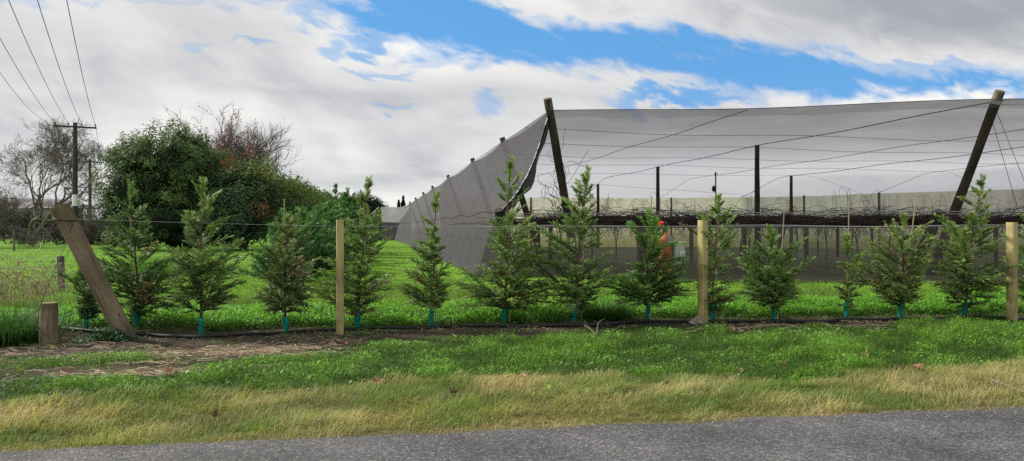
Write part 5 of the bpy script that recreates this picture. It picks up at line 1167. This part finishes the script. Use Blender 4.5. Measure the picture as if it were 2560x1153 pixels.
tag(stick([(1462, 826, .05), (1475, 832, .03), (1492, 842, .01)], .014, '').build('dead_stick', M['stick'], smooth=True), 'dead stick near the pipe under the sapling below the left pole', 'stick', 'dead sticks on the bare soil')
tag(stick([(1492, 842, .02), (1496, 830, .10), (1512, 822, .12)], .009, '').build('dead_stick', M['stick'], smooth=True), 'thin upturned dead twig beside the stick under the left pole', 'stick', 'dead sticks on the bare soil')
tag(stick([(795, 1073, .06), (820, 1045, .09), (850, 1035, .09), (910, 1012, .10)], .006, '').build('dead_twig', M['stick'], smooth=True), 'forked pale twig lying in the dry verge grass, left of centre', 'stick', 'twigs in the dry grass')
tag(stick([(2480, 975, .09), (2520, 990, .09), (2570, 1005, .07)], .006, '').build('dead_twig', M['stick'], smooth=True), 'thin bent twig in the dry grass at the right edge', 'stick', 'twigs in the dry grass')
tag(stick([(285, 985, .10), (160, 990, .05), (90, 1000, .02)], .004, '').build('dead_twig', M['stick'], smooth=True), 'thin twig in the dry grass at the left', 'stick', 'twigs in the dry grass') if False else None
# fallen leaves
def fallen(px, py, s, col, label, zup=.05, seed=0):
    R = np.random.default_rng(100+seed); q = gp(px, py); n = 22; a = np.arange(n)*2*math.pi/n
    rr = s*(.62+.38*np.abs(np.cos(a*2.5))**1.4)*(1+.12*R.normal(size=n)); x = rr*np.cos(a); y = rr*np.sin(a); curl = R.uniform(.2, .7)
    z = curl*(x*x*2.2+y*y*.8)/s+.25*s*np.sin(a*3+seed); V = np.vstack([np.stack([x, y, z], -1), [[0, 0, 0]], np.stack([x*.5, y*.5, z*.3+.1*s*np.sin(a*5)], -1)])
    f3 = [[n+1+i, n+1+(i+1) % n, n] for i in range(n)]; f4 = [[i, (i+1) % n, n+1+(i+1) % n, n+1+i] for i in range(n)]
    mb = MB(); C = np.repeat([col], len(V), 0)*R.uniform(.75, 1.2, (len(V), 1)); mb.add(V, f3, C); mb.add(V, f4, C)
    st = np.array([[0, 0, 0], [-s*.7, .1*s, .1*s], [-s*1.5, .3*s, .3*s]]); mb.tube(st, s*.03, 4, C=np.asarray(col)*.8)
    o = mb.build('fallen_leaf', M['deadleaf'], smooth=False, loc=(q[0], q[1], q[2]+zup), rot=(R.normal(0, .25)+.38, R.normal(0, .3), R.normal(0, .5)))
    return tag(o, label, 'leaf', 'fallen leaves on the verge')
TAN, BRN, DRK = (.36, .21, .12), (.22, .12, .07), (.10, .06, .042)
for i, a in enumerate([(950, 973, .062, TAN, 'large curled tan leaf in the dry grass left of centre'), (2294, 931, .085, (.30, .15, .09), 'largest curled brown leaf in the dry grass at the right'), (2258, 935, .04, DRK, 'small dark leaf touching the largest curled brown leaf'),
                         (1135, 1000, .05, DRK, 'dark purple brown leaf in the dry grass below the large tan leaf'), (420, 942, .06, TAN, 'tan leaf on green clover at the lower left'), (165, 943, .05, BRN, 'brown leaf on green clover at the far lower left'),
                         (164, 1004, .045, DRK, 'dark upright leaf in the dry grass at the far lower left'), (630, 977, .03, BRN, 'small brown leaf at the edge of the dry grass'), (537, 1046, .04, DRK, 'dark brown leaf low in the dry grass near the road'),
                         (866, 872, .05, (.40, .15, .06), 'orange brown leaf on soil in front of the leftmost squared post'), (946, 765, .05, TAN, 'tan leaf in bright grass behind the forked sapling'), (1307, 960, .035, (.55, .33, .2), 'small pinkish leaf in the dry grass at centre'),
                         (1852, 934, .035, TAN, 'small upright tan leaf at the green patch of the verge'), (1960, 922, .035, BRN, 'small brown leaf standing at the top of the dry grass'), (2068, 884, .065, (.36, .24, .13), 'ragged pale brown leaf on green verge grass'),
                         (2160, 900, .06, (.40, .30, .16), 'flat pale tan leaf on green verge grass'), (1668, 978, .04, DRK, 'dark reddish leaf low in the green patch of the verge'), (587, 800, .05, (.45, .22, .14), 'pinkish leaf on the clover behind the second tall sapling'), (2040, 935, .03, DRK, 'tiny dark leaf near the upper edge of the dry grass')]):
    fallen(a[0], a[1], a[2]*.8, a[3], a[4], .06, i)
# dry weeds at the left
def weeds(name, px, py, n, hgt, sx, col, label, cat, d_=None, leafy=0.0):
    b = gp(px, py); root = empty(name, b, label, cat); R = np.random.default_rng(px+py); w = MB()
    for i in range(n):
        p = np.array([R.normal(0, sx), R.normal(0, .35), 0]); h = hgt*R.uniform(.4, 1.05); t = np.linspace(0, 1, 7); le = R.normal(0, .38, 2)
        q = p+np.stack([le[0]*h*t**2, le[1]*h*t**2, h*t], -1)+R.normal(0, .008, (7, 3)); c = np.asarray(col)*R.uniform(.5, 1.4); w.tube(q, np.linspace(.0055, .002, 7), 3, False, C=c)
        for k in range(6):
            j = R.integers(2, 7); a = R.random()*6.28; l2 = R.uniform(.05, .22); e = q[j]+np.array([math.cos(a)*l2, math.sin(a)*l2, l2*R.uniform(-.5, .9)]); w.tube(np.array([q[j], (q[j]+e)/2+np.array([0, 0, .02]), e]), .0025, 3, False, C=c)
            lf = e+R.normal(0, .02, (3, 3)); leaflets(w, lf[:, 0], lf[:, 1], lf[:, 2], np.full(3, .010+.008*R.random()), np.repeat([c*R.uniform(.7, 1.5)], 3, 0), 1.0)
    w.build('stems', M['straw'], root); return root
weeds('dry_weeds', 25, 775, 85, 1.1, .45, (.31, .235, .16), 'tangle of dry brown weeds at the left edge by the paddock', 'weeds')
weeds('dry_weeds', 90, 745, 25, .65, .35, (.33, .25, .17), 'lower dry weeds beside the grey weathered post', 'weeds')
weeds('dry_weeds', 640, 660, 0+18, .5, .3, (.2, .15, .1), 'small dry weeds by the hedge foot', 'weeds') if False else None
# tall grass clumps
def clump(name, px, py, n, h, sx, sy, cb_c, ct_c, label, cat):
    b = gp(px, py); x = b[0]+rng.normal(0, sx, n); y = b[1]+rng.normal(0, sy, n); mb = MB()
    a = np.arctan2(y-b[1], x-b[0])+rng.normal(0, .5, n); blades(mb, x, y, h*(.5+.6*rng.random(n)), .006+.005*rng.random(n), .5+.7*rng.random(n), a, jit(np.repeat([cb_c], n, 0)), jit(np.repeat([ct_c], n, 0), .35))
    return tag(mb.build(name, M['grass']), label, cat)
clump('grass_clump', 1512, 806, 900, .42, .17, .12, (.02, .055, .01), (.08, .20, .03), 'dark arching grass clump behind the pipe near the left tall pole sapling', 'grass clump')
clump('grass_clump', 22, 855, 2200, .55, .22, .3, (.015, .045, .01), (.06, .16, .03), 'dense dark tall grass clump at the left edge beside the cut stump', 'grass clump')
clump('grass_clump', 165, 800, 700, .34, .2, .16, (.03, .09, .012), (.12, .29, .04), 'bright tall grass clump between the stump and the smallest sapling', 'grass clump')
clump('grass_clump', 420, 690, 2600, .9, 1.0, .9, (.03, .08, .012), (.11, .25, .035), 'mound of tall green weeds behind the bushy sapling', 'grass clump')
b = gp(272, 855); n = 1300; mb = MB(); x = b[0]+rng.normal(0, .16, n); y = b[1]+rng.normal(0, .12, n); leaflets(mb, x, y, gz(x, y)+.02+.17*rng.random(n)*np.exp(-((x-b[0])/.2)**2), .014+.012*rng.random(n), jit(np.repeat([[.04, .085, .035]], n, 0), .45), .6)
tag(mb.build('weed_plant', M['leaf']), 'low ferny green weed at the foot of the leaning post', 'weed')
